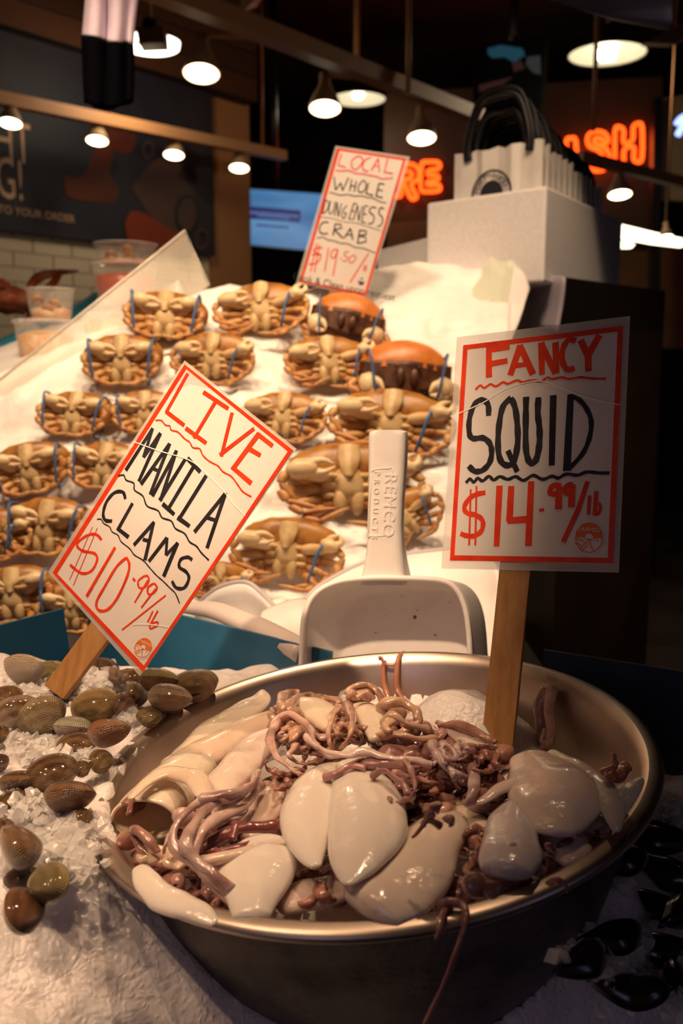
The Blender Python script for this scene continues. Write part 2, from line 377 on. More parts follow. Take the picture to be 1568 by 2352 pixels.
for k in range(L): fs.append((ring[k], nb+k, nb+(k+1) % L, ring[(k+1) % L]))
fs.append(tuple(nb+k for k in range(L)))
tag(mk('ice_bed', vs, fs, M['ice']), 'bed of white crushed ice around the steel bowl in front', 'ice', kind='stuff')
# loose shards of ice among the clams, mussels
def shards(name, spots, label, rng, s0=.003, s1=.008):
    vs = []; fs = []
    for c in spots:
        s = rng.uniform(s0, s1)*rng.choice((1, 1, .7, 1.3)); b = len(vs)
        ax = [V((rng.uniform(-1, 1), rng.uniform(-1, 1), rng.uniform(-1, 1))).normalized() for _ in range(2)]
        u = ax[0]; v_ = u.cross(ax[1]).normalized(); w_ = u.cross(v_)
        n = rng.choice((4, 5, 6)); tw = rng.uniform(0, .8)
        for lev, k in ((-.5, 1), (.5, rng.uniform(.4, .9))):
            for q in range(n):
                a = 2*math.pi*q/n+tw*lev; r = s*k*rng.uniform(.6, 1.1)
                vs.append(c+u*(lev*s*rng.uniform(.5, 1.1))+v_*(math.cos(a)*r)+w_*(math.sin(a)*r*.7))
        fs += [tuple(b+q for q in range(n-1, -1, -1)), tuple(b+n+q for q in range(n))]+[(b+q, b+(q+1) % n, b+n+(q+1) % n, b+n+q) for q in range(n)]
    return tag(mk(name, vs, fs, M['shard'], smooth=False), label, 'ice', kind='stuff')
rng = random.Random(3); sp = []
def ontop(px, py):
    z = CAM.z-.31
    for _ in range(4):
        p = PZ(px, py, z); z = zice(p.x, p.y)+fbm((p.x, p.y, 0), 14, 3)*.011
    return PZ(px, py, z)
for (px, py, sx, sy, n, hh) in ((150, 1590, 150, 35, 130, .010), (230, 1570, 60, 22, 70, .014), (60, 1600, 70, 30, 70, .010), (90, 1720, 100, 40, 140, .010), (130, 1700, 60, 30, 60, .008), (80, 1870, 60, 50, 150, .016), (60, 1890, 50, 40, 60, .02), (150, 1935, 70, 50, 190, .012),
                        (290, 1650, 30, 22, 40, .012), (200, 1735, 40, 15, 26, .008), (60, 1640, 60, 25, 40, .008), (30, 2030, 25, 18, 14, .012), (150, 1990, 60, 25, 60, .006)):
    for _ in range(int(n*2.2)):
        q = ontop(px+rng.gauss(0, .5)*sx, py+rng.gauss(0, .5)*sy); sp.append(q+V((0, 0, rng.uniform(-.004, hh*.75))))
shards('ice_chunks', sp, 'loose translucent ice chunks scattered among the clams at left', rng)
sp = []
for (px, py, sx, sy, n) in ((1530, 1900, 60, 45, 90), (1400, 2090, 50, 70, 60), (1500, 2260, 120, 80, 110), (1350, 2180, 60, 60, 40)):
    for _ in range(n*2): sp.append(ontop(px+rng.gauss(0, .5)*sx, py+rng.gauss(0, .5)*sy)+V((0, 0, rng.uniform(0, .01))))
shards('ice_chunks', sp, 'dim ice chunks between the black mussels at lower right', rng)
# ---------------------------------------------------------------- steel bowl
prof = [(.0, -.175), (.100, -.175), (.122, -.167), (.150, -.137), (.175, -.095), (.192, -.047), (.2005, -.008), (.2045, -.001), (.209, .0015), (.2145, .001), (.2185, -.001), (.2195, -.0045), (.2175, -.0065), (.2145, -.0045),
        (.209, -.004)]
bw = thing('steel_bowl', C0-N0*.177, 'large round stainless steel bowl full of squid, set in the ice', 'bowl')
BA = V((1, 0, 0))
mk('bowl_inside', *lathe(prof[:9], C0, N0, 128, BA), M['steel'], bw)
mk('bowl_rim', *lathe(prof[8:], C0, N0, 128, BA), M['steel'], bw)
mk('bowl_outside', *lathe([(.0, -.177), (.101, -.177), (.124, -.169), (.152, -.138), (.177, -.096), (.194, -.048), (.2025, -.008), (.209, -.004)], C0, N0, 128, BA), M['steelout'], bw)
# beads of condensation are in the outer wall's bump
# ---------------------------------------------------------------- squid
def Bp(px, py, h): return PP(px, py, C0+N0*h, N0)
def mpx(p, px): return px*depth(p)/F
def inside(p, r):
    """keep a point (with radius r) inside the bowl wall"""
    q = p-C0; h = q.dot(N0); a = q-N0*h; lim = .100+(.1985-.100)*max(0, min(1, (h+.175)/.167))**.5-r-.002
    if a.length > lim: a = a*(lim/a.length)
    return C0+a+N0*max(h, -.165+r)
def mantle(label, pts, h, color, flat=.42, open_start=False, open_end=False, amt=.25, fins=None, wob=.003, seed=0, up=None, name='squid'):
    """pts: (px,py,halfwidth px[,dh]); one squid body lying on the pile"""
    X = []; Rr = []
    for q in pts:
        p = Bp(q[0], q[1], h+(q[3] if len(q) > 3 else 0)); rq = mpx(p, q[2]); X.append(p); Rr.append(rq)
    vs, fs = tube(X, Rr, 20, 6, flat, up or N0, cap=False)
    n = len(vs)//20
    if not open_start:
        c = sum(vs[:20], V())/20; vs.append(c-(X[1]-X[0]).normalized()*Rr[0]*.35); fs += [(len(vs)-1, (k+1) % 20, k) for k in range(20)]
    if not open_end:
        c = sum(vs[(n-1)*20:n*20], V())/20; vs.append(c+(X[-1]-X[-2]).normalized()*Rr[-1]*.35); fs += [((n-1)*20+k, (n-1)*20+(k+1) % 20, len(vs)-1) for k in range(20)]
    vs = [v+noise.noise_vector(v*22+V((seed*5.3, 0, seed)))*wob+noise.noise_vector(v*60+V((seed*5.3, 0, seed)))*wob*.35 for v in vs]
    root = thing(name, X[len(X)//2]-N0*Rr[len(X)//2]*flat, label, 'squid', 'squid heaped in the steel bowl')
    o = mk('mantle', vs, fs, M['squid'], root, sub=1, color=(*color, amt))
    if open_start or open_end:
        q = o.modifiers.new('s', 'SOLIDIFY'); q.thickness = .0032; q.offset = -1; o.modifiers.move(1, 0)
    for f in fins or ():
        Q = [Bp(a, b, h+c) for a, b, c in f]; m_ = sum(Q, V())/len(Q)
        rows = [[m_+(q-m_)*k-N0*(1-abs(k-.5))*.0 for q in Q+[Q[0]]] for k in (.02, .55, 1)]
        vv, ff = loft(rows, 4, 3); vv = [v+noise.noise_vector(v*40+V((seed, 1, 1)))*.002 for v in vv]
        mk('fin', vv, ff, M['squid'], root, solid=.003, sub=1, color=(*color, amt))
    return root
WH = (.84, .77, .70); CR = (.83, .72, .58); PK = (.72, .56, .48); LV = (.74, .66, .66); PL = (.62, .44, .38)
mantle('pale cream squid mantle with pointed tip lying against the back left of bowl', [(407, 1742, 16), (440, 1712, 34), (492, 1672, 44), (550, 1640, 46), (590, 1612, 30), (600, 1588, 6)], .004, CR, .38, amt=.05)
mantle('long pink squid mantle running up from the open hood at left', [(640, 1652, 40), (560, 1690, 58), (480, 1730, 66), (405, 1775, 66)], -.004, (.80, .63, .50), .6, amt=.3, seed=2)
mantle('open hollow cream squid mantle gaping at the left of the bowl', [(470, 1760, 40), (420, 1790, 62), (370, 1835, 78), (330, 1885, 74)], -.004, CR, .62, open_end=True, amt=.12, seed=3, wob=.005)
mantle('glossy pink squid mantle below the coiled purple arms, left of centre', [(632, 1690, 34), (590, 1720, 48), (540, 1770, 54), (500, 1815, 46), (470, 1860, 30)], .008, (.80, .68, .60), .5, amt=.35, seed=4)
mantle('translucent pink pear-shaped squid mantle left of the two white ones', [(650, 1775, 14), (640, 1815, 34), (615, 1850, 44), (590, 1895, 40), (575, 1925, 26)], .002, PK, .5, amt=.5, seed=5)
mantle('smooth white squid mantle at bowl centre, left of the larger white one', [(800, 1752, 26), (750, 1790, 58), (714, 1845, 68), (704, 1905, 62), (716, 1960, 38), (728, 1990, 14)], .012, WH, .5, amt=.02, seed=6, wob=.002)
mantle('largest smooth white squid mantle in the middle of the bowl', [(800, 1752, 34), (825, 1795, 64), (842, 1855, 90), (840, 1920, 94), (815, 1985, 64), (796, 2030, 16)], .018, WH, .42, amt=.02, seed=7, wob=.002)
mantle('white flared squid mantle at the front left of the bowl', [(600, 1955, 84), (598, 1985, 94), (592, 2030, 80), (584, 2070, 58), (580, 2104, 44)], .0, WH, .45, amt=.06, seed=8, wob=.004)
mantle('huge pale squid mantle at the front right reaching the front rim', [(1040, 1866, 36), (1010, 1910, 70), (965, 1965, 96), (920, 2020, 112), (880, 2062, 108), (850, 2090, 78)], .004, (.80, .68, .58), .42, amt=.10, seed=9, wob=.004)
mantle('wide tan squid mantle draped at the right of the bowl', [(1218, 1738, 46), (1244, 1770, 84), (1266, 1815, 104), (1272, 1862, 92), (1268, 1906, 40)], .014, (.82, .68, .59), .32, amt=.08, seed=10, wob=.005)
mantle('long cream folded squid mantle sloping to the right edge of bowl', [(1262, 1732, 18), (1310, 1758, 32), (1362, 1800, 40), (1400, 1850, 34), (1416, 1905, 10)], .012, CR, .5, amt=.04, fins=[[(1385, 1810, 0), (1430, 1805, .003), (1484, 1788, .01), (1450, 1850, 0), (1405, 1900, 0)]], seed=11)
mantle('lavender triangular squid mantle right of the red-brown arms', [(1192, 1842, 24), (1180, 1885, 52), (1174, 1935, 66), (1168, 1978, 74), (1164, 2006, 62)], .010, LV, .42, amt=.10, seed=12)
mantle('pink squid mantle tucked under the wide tan one at right', [(1215, 1855, 34), (1262, 1905, 52), (1300, 1945, 56), (1330, 1985, 34)], -.002, (.76, .58, .52), .5, amt=.3, seed=13)
mantle('narrow white squid mantle at the lower left rim of bowl', [(318, 1998, 17), (345, 2032, 33), (392, 2072, 40), (450, 2098, 30), (495, 2118, 12)], .000, WH, .55, amt=.02, seed=14)
mantle('dull pink squid mantle deep between white mantles near the front rim', [(640, 2080, 40), (700, 2060, 52), (770, 2040, 48), (830, 2020, 40)], -.012, (.70, .55, .5), .5, amt=.2, seed=15)
mantle('small white squid piece at the front rim beside the huge mantle', [(640, 2142, 20), (690, 2134, 26), (730, 2138, 18)], -.006, WH, .5, amt=.05, seed=16)
mantle('cream squid mantle at the top left of the purple tangle', [(655, 1622, 18), (690, 1625, 38), (735, 1640, 44), (770, 1670, 30)], .014, CR, .55, amt=.35, seed=17)
mantle('short white squid mantle at the very top of the heap', [(800, 1622, 14), (832, 1630, 30), (852, 1660, 32), (862, 1700, 18)], .022, CR, .6, amt=.15, seed=18)
mantle('slim pale tube-like squid piece above the front left mantle', [(436, 1976, 14), (480, 1974, 19), (560, 1952, 17), (650, 1934, 14), (700, 1930, 8)], .010, PK, .8, amt=.2, seed=19)
mantle('small tan squid lump between the long arms and left rim', [(322, 1972, 18), (355, 1962, 28), (395, 1975, 26), (420, 1990, 12)], .002, (.78, .58, .42), .6, amt=.15, seed=20)
mantle('pale squid mantle end showing between purple arms at centre right', [(915, 1860, 16), (950, 1835, 34), (990, 1805, 30), (1020, 1790, 14)], -.012, (.55, .48, .48), .5, amt=.15, seed=21)
mantle('cream squid mantle lying behind the red-brown arms', [(1010, 1850, 30), (1060, 1880, 44), (1095, 1930, 46), (1110, 1985, 34)], -.004, CR, .5, amt=.2, seed=22)
mantle('white wedge of squid under the dark arms on the ice side', [(1020, 1672, 10), (1060, 1690, 24), (1098, 1718, 32), (1116, 1740, 14)], .016, (.82, .70, .60), .55, amt=.3, seed=23)
mantle('folded cream squid flap above the open hood at left', [(300, 1835, 8), (345, 1790, 20), (395, 1772, 26), (450, 1790, 30), (470, 1830, 20)], .022, (.80, .66, .52), .4, amt=.25, seed=24)
mantle('pinkish squid strip joining the tan mantle to the centre', [(1065, 1850, 6), (1110, 1835, 12), (1150, 1812, 18), (1190, 1800, 24)], .014, (.80, .64, .56), .6, amt=.1, seed=25)
# arms: clusters of tapering tentacles with a small head
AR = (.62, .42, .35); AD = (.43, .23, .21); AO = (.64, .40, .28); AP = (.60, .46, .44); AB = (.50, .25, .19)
def armset(label, heads, arms, h, col, amt=.6, name='squid'):
    """heads: (px,py,rpx); arms: list of (pts(px,py,dh), r0px, r1px)"""
    c = Bp(heads[0][0], heads[0][1], h) if heads else Bp(arms[0][0][0][0], arms[0][0][0][1], h)
    root = thing(name, c, label, 'squid', 'squid heaped in the steel bowl')
    for i, hd in enumerate(heads):
        p = Bp(hd[0], hd[1], h); r = mpx(p, hd[2]); a = V((math.cos(i*1.9+hd[0]), math.sin(i*1.9+hd[0]), .2)).normalized()
        vs, fs = tube([p-a*r, p-a*r*.4, p+a*r*.4, p+a*r], [r*.45, r*.9, r, r*.4], 14, 4, .8, N0)
        mk('head', [v+noise.noise_vector(v*70)*.004 for v in vs], fs, M['arm'], root, sub=1, color=(*[x*1.1 for x in col], amt))
    for pts, r0, r1 in arms:
        X = [inside(Bp(q[0], q[1], h+(q[2] if len(q) > 2 else 0)), .002) for q in pts] if heads else [Bp(q[0], q[1], h+(q[2] if len(q) > 2 else 0)) for q in pts]; m = len(X)
        R = [mpx(X[k], 1.18*(r0+(r1-r0)*(k/(m-1)))) for k in range(m)]
        R = [r*(1+.22*math.sin(q*2.1+pts[0][0])) for q, r in enumerate(R)]; vs, fs = tube(X, R, 10, 5 if m < 9 else 3, .78, V((math.sin(pts[0][0]*.37)*.6, math.cos(pts[0][1]*.3)*.6, 1)))
        mk('arm', [v+noise.noise_vector(v*130)*.0016+noise.noise_vector(v*45)*.002 for v in vs], fs, M['arm'], root, sub=1, color=(*[x*random.Random(len(vs)+int(pts[0][0])).uniform(.8, 1.25) for x in col], amt))
    return root
def curls(px, py, n, rad, seed, dirang=None, spread=3.1, r0=9, r1=2.0, step=16, curl=.35, ns=9):
    rg = random.Random(seed); out = []
    for k in range(n):
        a = (dirang if dirang is not None else 0)+rg.uniform(-spread, spread); x = px+math.cos(a)*rad*.22; y = py+math.sin(a)*rad*.14
        c = rg.uniform(-curl, curl); ph = rg.uniform(0, 6); pts = []; L = rg.uniform(.7, 1.2); h0 = rg.uniform(-.004, .010)
        for s in range(ns):
            pts.append((x, y, h0+.007*math.sin(ph+s*.7)+.006*math.sin(s/ns*math.pi)))
            x += math.cos(a)*step*L; y += math.sin(a)*step*L*.62; a += c+rg.uniform(-.12, .12); c *= 1.12
        out.append((pts, r0*rg.uniform(.75, 1.2), r1))
    return out
armset('big knot of mottled purple squid arms left of the top of the heap', [(690, 1700, 40), (650, 1690, 26)], curls(690, 1705, 13, 70, 11, step=13, r0=12, curl=.5)+[([(625, 1690, .01), (632, 1655, .016), (665, 1640, .02), (700, 1660, .02), (722, 1700, .02), (750, 1732, .018), (800, 1735, .014)], 9, 6), ([(640, 1655, .018), (622, 1690, .02), (632, 1735, .016), (665, 1765, .012), (690, 1780, .01)], 11, 5)], .006, AR)
armset('upright bundle of brown squid arms near the top of the heap', [(790, 1660, 26)], curls(790, 1660, 9, 50, 12, math.pi/2, .9, step=11, r0=9)+[([(775, 1620, .01), (760, 1660, .02), (755, 1700, .02), (765, 1725, .01)], 10, 4), ([(800, 1615, .01), (812, 1660, .024), (800, 1700, .02), (780, 1720, .01)], 11, 4)], .014, AO)
armset('cream and brown curled squid head crowning the heap', [(836, 1592, 22), (812, 1600, 16)], [([(800, 1600, 0), (812, 1580, .006), (845, 1574, .006), (872, 1592, .002), (878, 1612, -.004)], 9, 6), ([(815, 1605, .004), (840, 1588, .008), (862, 1606, .002)], 7, 4)], .030, (.62, .40, .28), .7)
armset('orange-cream knotted squid arms right of the crown of the heap', [(905, 1635, 26)], [([(872, 1650, 0), (880, 1622, .01), (920, 1612, .014), (955, 1632, .012), (958, 1660, .006), (930, 1668, .002)], 15, 10), ([(880, 1662, .008), (905, 1640, .016), (940, 1662, .01), (990, 1672, .004)], 11, 6), ([(868, 1690, 0), (910, 1688, .008), (960, 1694, .006), (1000, 1690, 0)], 11, 6), ([(900, 1655, .012), (885, 1672, .012), (900, 1684, .01)], 13, 9)], .022, (.70, .47, .32), .35)
armset('dark wine-coloured squid arms with a big round curl at the heap centre', [(900, 1745, 44), (945, 1740, 34)], [([(790, 1765, .01), (840, 1752, .018), (900, 1752, .02), (950, 1770, .02)], 16, 12), ([(850, 1782, .02), (880, 1772, .024), (920, 1795, .024), (938, 1825, .02), (915, 1842, .014), (870, 1830, .012), (845, 1795, .014)], 9, 7), ([(925, 1740, .02), (950, 1775, .026), (954, 1815, .024), (935, 1840, .016)], 8, 6), ([(742, 1790, .012), (775, 1780, .016), (800, 1765, .018), (840, 1762, .018)], 9, 9)]+curls(905, 1790, 8, 50, 14, .3, 1.6, step=10, r0=11), .010, AD)
armset('white-edged squid arm trailing across the centre of the heap', [], [([(700, 1690, .012), (735, 1722, .016), (790, 1736, .018), (840, 1726, .018), (900, 1742, .016), (960, 1748, .012), (990, 1760, .006)], 8, 9)], .018, (.72, .56, .5), .25)
armset('grey-purple looped squid arms right of the heap centre', [(1050, 1735, 34)], curls(1050, 1740, 12, 55, 15, 1.2, 2.4, step=11, r0=11, curl=.5)+[([(992, 1690, .01), (1000, 1735, .018), (1035, 1770, .016), (1075, 1790, .01)], 11, 8), ([(1010, 1720, .02), (1025, 1745, .022), (1045, 1735, .02), (1030, 1712, .018), (1005, 1722, .016)], 8, 6), ([(1080, 1755, .01), (1090, 1800, .014), (1075, 1840, .01), (1062, 1842, .008)], 13, 6)], .008, AP)
armset('rust-brown squid arms along the ice at the back right of heap', [(1150, 1735, 30), (1100, 1700, 20)], [([(1010, 1668, .004), (1050, 1664, .012), (1100, 1685, .012), (1140, 1710, .008)], 8, 9)]+curls(1140, 1735, 11, 50, 16, 2.8, 1.4, step=11, r0=12), .012, AB)
armset('reddish squid arms tucked between the centre and right mantles', [(1000, 1800, 32), (1100, 1890, 26)], curls(1005, 1800, 9, 50, 17, 1.5, 2.5, step=9, r0=11)+curls(1105, 1900, 9, 46, 18, 1.6, 1.2, step=11, r0=9), -.006, AB)
armset('small red-brown squid arms lying on the huge front mantle', [(1095, 2030, 34), (1130, 2045, 24)], [([(1090, 2030, .004), (1050, 2020, .008), (1010, 2028, .004), (982, 2030, 0)], 11, 3), ([(1060, 1985, .01), (1048, 1955, .016), (1075, 1940, .018), (1092, 1970, .016), (1088, 2010, .012)], 8, 6), ([(1040, 2020, .008), (1062, 1990, .014), (1072, 1960, .016)], 8, 4), ([(1020, 2015, .006), (1045, 2005, .01), (1080, 2020, .01)], 9, 6), ([(1120, 2030, .006), (1150, 2045, .008), (1145, 2065, .002)], 14, 8)], .042, (.58, .28, .18), .6)
armset('long sweeping mauve squid arms curving down the left of the heap', [(430, 1880, 30)], [([(592, 1772, .016), (585, 1800, .02), (550, 1822, .024), (480, 1832, .026), (430, 1868, .026), (396, 1920, .022), (390, 1975, .016), (420, 2030, .010), (470, 2070, .0), (520, 2110, -.008)], 8, 15), ([(560, 1830, .016), (490, 1850, .024), (450, 1890, .026), (425, 1940, .022), (420, 1990, .016), (450, 2040, .010), (500, 2085, 0)], 12, 13), ([(600, 1800, .012), (560, 1850, .016), (500, 1880, .02), (462, 1920, .02), (448, 1975, .014), (470, 2030, .006), (515, 2080, -.004)], 13, 10), ([(520, 1840, .02), (490, 1870, .022), (540, 1880, .014), (570, 1860, .010)], 10, 5), ([(400, 1900, .012), (380, 1935, .014), (372, 1960, .006)], 10, 4), ([(460, 1835, .028), (530, 1824, .03), (580, 1800, .026), (597, 1772, .024)], 11, 4)], .004, (.60, .43, .39), .6)
armset('dark maroon squid strip lying across the left of the heap', [(560, 1915, 20)], [([(440, 1962, .002), (490, 1930, .010), (550, 1902, .014), (610, 1898, .012), (650, 1902, .006)], 12, 17), ([(450, 1972, .004), (520, 1950, .010), (590, 1930, .008)], 11, 8), ([(500, 1900, .01), (545, 1892, .016), (530, 1925, .012)], 12, 8)], .002, (.22, .075, .07), .7)
armset('brown squid head drooping at the left edge inside the bowl', [(300, 1925, 28)], [([(262, 1925, .01), (290, 1912, .018), (330, 1935, .016), (345, 1965, .01)], 13, 11), ([(275, 1935, .01), (282, 1970, .006), (290, 2010, 0)], 14, 8), ([(310, 1940, .008), (308, 1980, .004), (312, 2015, 0)], 12, 7), ([(285, 1850, .012), (300, 1832, .014), (295, 1870, .01)], 12, 7)], .0, (.40, .22, .17), .6)
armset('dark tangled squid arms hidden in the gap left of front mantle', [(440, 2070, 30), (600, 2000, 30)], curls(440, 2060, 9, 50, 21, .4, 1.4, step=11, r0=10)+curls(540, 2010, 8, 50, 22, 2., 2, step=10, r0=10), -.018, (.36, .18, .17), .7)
armset('small twisted red squid arms left of the white centre mantle', [(650, 1785, 22)], curls(655, 1785, 8, 40, 23, 1.0, 2.6, step=8, r0=9), .004, AB)
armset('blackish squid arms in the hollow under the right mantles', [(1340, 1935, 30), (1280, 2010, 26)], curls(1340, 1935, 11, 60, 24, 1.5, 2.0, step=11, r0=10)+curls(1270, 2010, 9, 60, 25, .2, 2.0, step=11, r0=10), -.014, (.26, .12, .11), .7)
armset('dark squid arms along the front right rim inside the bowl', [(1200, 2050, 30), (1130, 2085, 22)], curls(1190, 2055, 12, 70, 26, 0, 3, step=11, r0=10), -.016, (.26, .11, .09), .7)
armset('pink squid arms at the right edge below the cream fin', [(1430, 1880, 24)], curls(1430, 1890, 8, 40, 27, 1.8, 1.2, step=10, r0=10), -.004, (.60, .40, .34), .5)
armset('pinkish squid arms folded under the lavender mantle', [(1240, 1985, 24)], curls(1235, 1960, 7, 40, 28, 1.2, 1.2, step=10, r0=9), .0, (.58, .36, .32), .5)
armset('orange-red squid lump resting on the right bowl wall', [(1420, 1778, 26), (1440, 1765, 14)], [([(1385, 1775, .004), (1415, 1762, .01), (1445, 1752, .014), (1448, 1735, .02)], 12, 5), ([(1395, 1785, .004), (1425, 1795, .006), (1452, 1780, .008)], 11, 9)], .016, (.62, .24, .11), .4)
armset('little red squid scrap hanging over the front right rim', [], [([(1255, 2030, .004), (1282, 2022, .010), (1296, 2036, .006), (1300, 2052, -.004)], 7, 3), ([(1262, 2034, .004), (1280, 2030, .008), (1288, 2044, .004)], 6, 3)], .012, (.40, .13, .08), .5)
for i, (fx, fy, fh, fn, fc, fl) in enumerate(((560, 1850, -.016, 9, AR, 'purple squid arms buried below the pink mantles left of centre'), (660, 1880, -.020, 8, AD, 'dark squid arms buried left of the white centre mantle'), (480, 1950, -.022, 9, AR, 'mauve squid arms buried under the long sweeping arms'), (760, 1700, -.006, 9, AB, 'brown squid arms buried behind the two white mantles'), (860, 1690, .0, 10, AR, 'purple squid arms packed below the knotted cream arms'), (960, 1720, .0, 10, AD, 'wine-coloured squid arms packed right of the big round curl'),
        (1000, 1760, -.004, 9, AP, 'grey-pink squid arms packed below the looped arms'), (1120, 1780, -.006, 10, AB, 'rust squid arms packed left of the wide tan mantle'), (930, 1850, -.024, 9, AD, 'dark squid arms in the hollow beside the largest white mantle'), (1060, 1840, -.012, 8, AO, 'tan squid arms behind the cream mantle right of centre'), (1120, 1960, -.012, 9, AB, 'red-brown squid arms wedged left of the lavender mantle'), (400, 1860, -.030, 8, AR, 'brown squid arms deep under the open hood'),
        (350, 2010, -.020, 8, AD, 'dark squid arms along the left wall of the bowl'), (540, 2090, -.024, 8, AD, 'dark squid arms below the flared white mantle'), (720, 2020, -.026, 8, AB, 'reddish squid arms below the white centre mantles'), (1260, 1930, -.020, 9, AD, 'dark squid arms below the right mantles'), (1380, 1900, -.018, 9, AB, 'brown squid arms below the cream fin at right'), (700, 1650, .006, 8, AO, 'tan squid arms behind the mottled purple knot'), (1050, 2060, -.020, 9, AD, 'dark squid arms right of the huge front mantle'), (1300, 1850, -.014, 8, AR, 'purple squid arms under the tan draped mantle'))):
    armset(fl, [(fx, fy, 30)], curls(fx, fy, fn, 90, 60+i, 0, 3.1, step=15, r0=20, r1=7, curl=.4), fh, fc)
# arms on the steel wall / over the rims: placed by depth
def armdepth(label, arms, col, amt=.6):
    X0 = P(*arms[0][0][0]); root = thing('squid', X0, label, 'squid', 'squid heaped in the steel bowl')
    for pts, r0, r1 in arms:
        X = [P(*q) for q in pts]; m = len(X); R = [mpx(X[k], r0+(r1-r0)*k/(m-1)) for k in range(m)]
        vs, fs = tube(X, R, 10, 5); mk('arm', [v+noise.noise_vector(v*110)*.0014 for v in vs], fs, M['arm'], root, sub=1, color=(*col, amt))
def wallp(px, py, lift):
    """point on the inner bowl wall seen at a pixel, lifted off the steel"""
    r = ray(px, py); t = .5
    while t < 1.2:
        p = CAM+r*t; q = p-C0; h = q.dot(N0); rr = (q-N0*h).length
        lim = .1+(.2005-.1)*max(0, min(1, (h+.175)/.167))**.5
        if (rr > lim and h < 0) or h < -.175: break
        t += .001
    q = CAM+r*t; a = C0-q; a = (a-N0*a.dot(N0)).normalized(); return q+a*lift
root = thing('squid', wallp(905, 1590, .01), 'two thin brown squid arms draped up over the back rim of bowl', 'squid', 'squid heaped in the steel bowl')
for pts, r0, r1 in (([(884, 1512, .004), (880, 1535, .006), (884, 1570, .008), (900, 1600, .014), (930, 1612, .02), (955, 1632, .03)], 5, 11), ([(928, 1496, .003), (916, 1508, .004), (912, 1540, .007), (914, 1575, .010), (935, 1600, .018), (960, 1622, .03)], 5, 10), ([(868, 1510, .002), (876, 1508, .004), (886, 1520, .006), (908, 1522, .006)], 4, 4)):
    X = [wallp(*q) for q in pts]; R = [mpx(X[k], r0+(r1-r0)*k/(len(X)-1)) for k in range(len(X))]
    vs, fs = tube(X, R, 10, 5); mk('arm', vs, fs, M['arm'], root, sub=1, color=(.44, .20, .12, .6))
root = thing('squid', wallp(1275, 1700, .01), 'lone squid arm bundle stuck up on the bare right bowl wall', 'squid', 'squid heaped in the steel bowl')
for pts, r0, r1 in (([(1270, 1580, .006), (1262, 1610, .012), (1268, 1650, .014), (1268, 1700, .014), (1264, 1728, .016)], 18, 8), ([(1280, 1572, .006), (1284, 1610, .012), (1292, 1650, .014), (1302, 1688, .016), (1285, 1700, .018), (1276, 1728, .018)], 15, 6), ([(1256, 1592, .006), (1252, 1630, .010), (1262, 1680, .012), (1268, 1730, .016)], 9, 7), ([(1278, 1660, .014), (1282, 1690, .018), (1300, 1690, .018), (1296, 1664, .016)], 9, 8)):
    X = [wallp(*q) for q in pts]; R = [mpx(X[k], r0+(r1-r0)*k/(len(X)-1)) for k in range(len(X))]
    vs, fs = tube(X, R, 10, 5); mk('arm', [v+noise.noise_vector(v*90)*.0016 for v in vs], fs, M['arm'], root, sub=1, color=(.62, .38, .28, .6))
df = depth(Bp(1040, 2110, 0))
armdepth('thin squid arms hanging down outside the front rim of the bowl', [([(1015, 2100, df+.004), (1020, 2078, df+.004), (1045, 2074, df+.003), (1066, 2086, df), (1068, 2120, df-.012), (1040, 2200, df-.012), (1010, 2280, df-.012), (970, 2356, df-.012)], 13, 5), ([(1040, 2080, df+.006), (1022, 2092, df+.002), (1008, 2130, df-.012), (1004, 2160, df-.012)], 11, 6), ([(1050, 2076, df+.004), (1064, 2090, df-.002), (1062, 2130, df-.014)], 10, 5)], (.34, .16, .13), .5)
# crushed ice inside the bowl, under and behind the squid
vs = []; fs = []; n1, n2 = 26, 72
for i in range(n1+1):
    for k in range(n2):
        a = 2*math.pi*k/n2; r = .176*i/n1; u = V((math.cos(a), math.sin(a), 0)); p0 = C0+u*r
        h = -.072+.018*math.cos(min(1, r/.176)*1.6)+.066*sstep(.115, .0, (V((r*math.cos(a), r*math.sin(a)))-V((.085, .105))).length)
        p = p0+N0*(h-(p0-C0).dot(N0)); vs.append(p+N0*(fbm(p, 40, 4)*.006))
for i in range(n1):
    for k in range(n2): fs.append((i*n2+k, i*n2+(k+1) % n2, (i+1)*n2+(k+1) % n2, (i+1)*n2+k))
tag(mk('bowl_ice', vs, fs, M['ice']), 'crushed ice in the steel bowl around the sign stake', 'ice', kind='stuff')
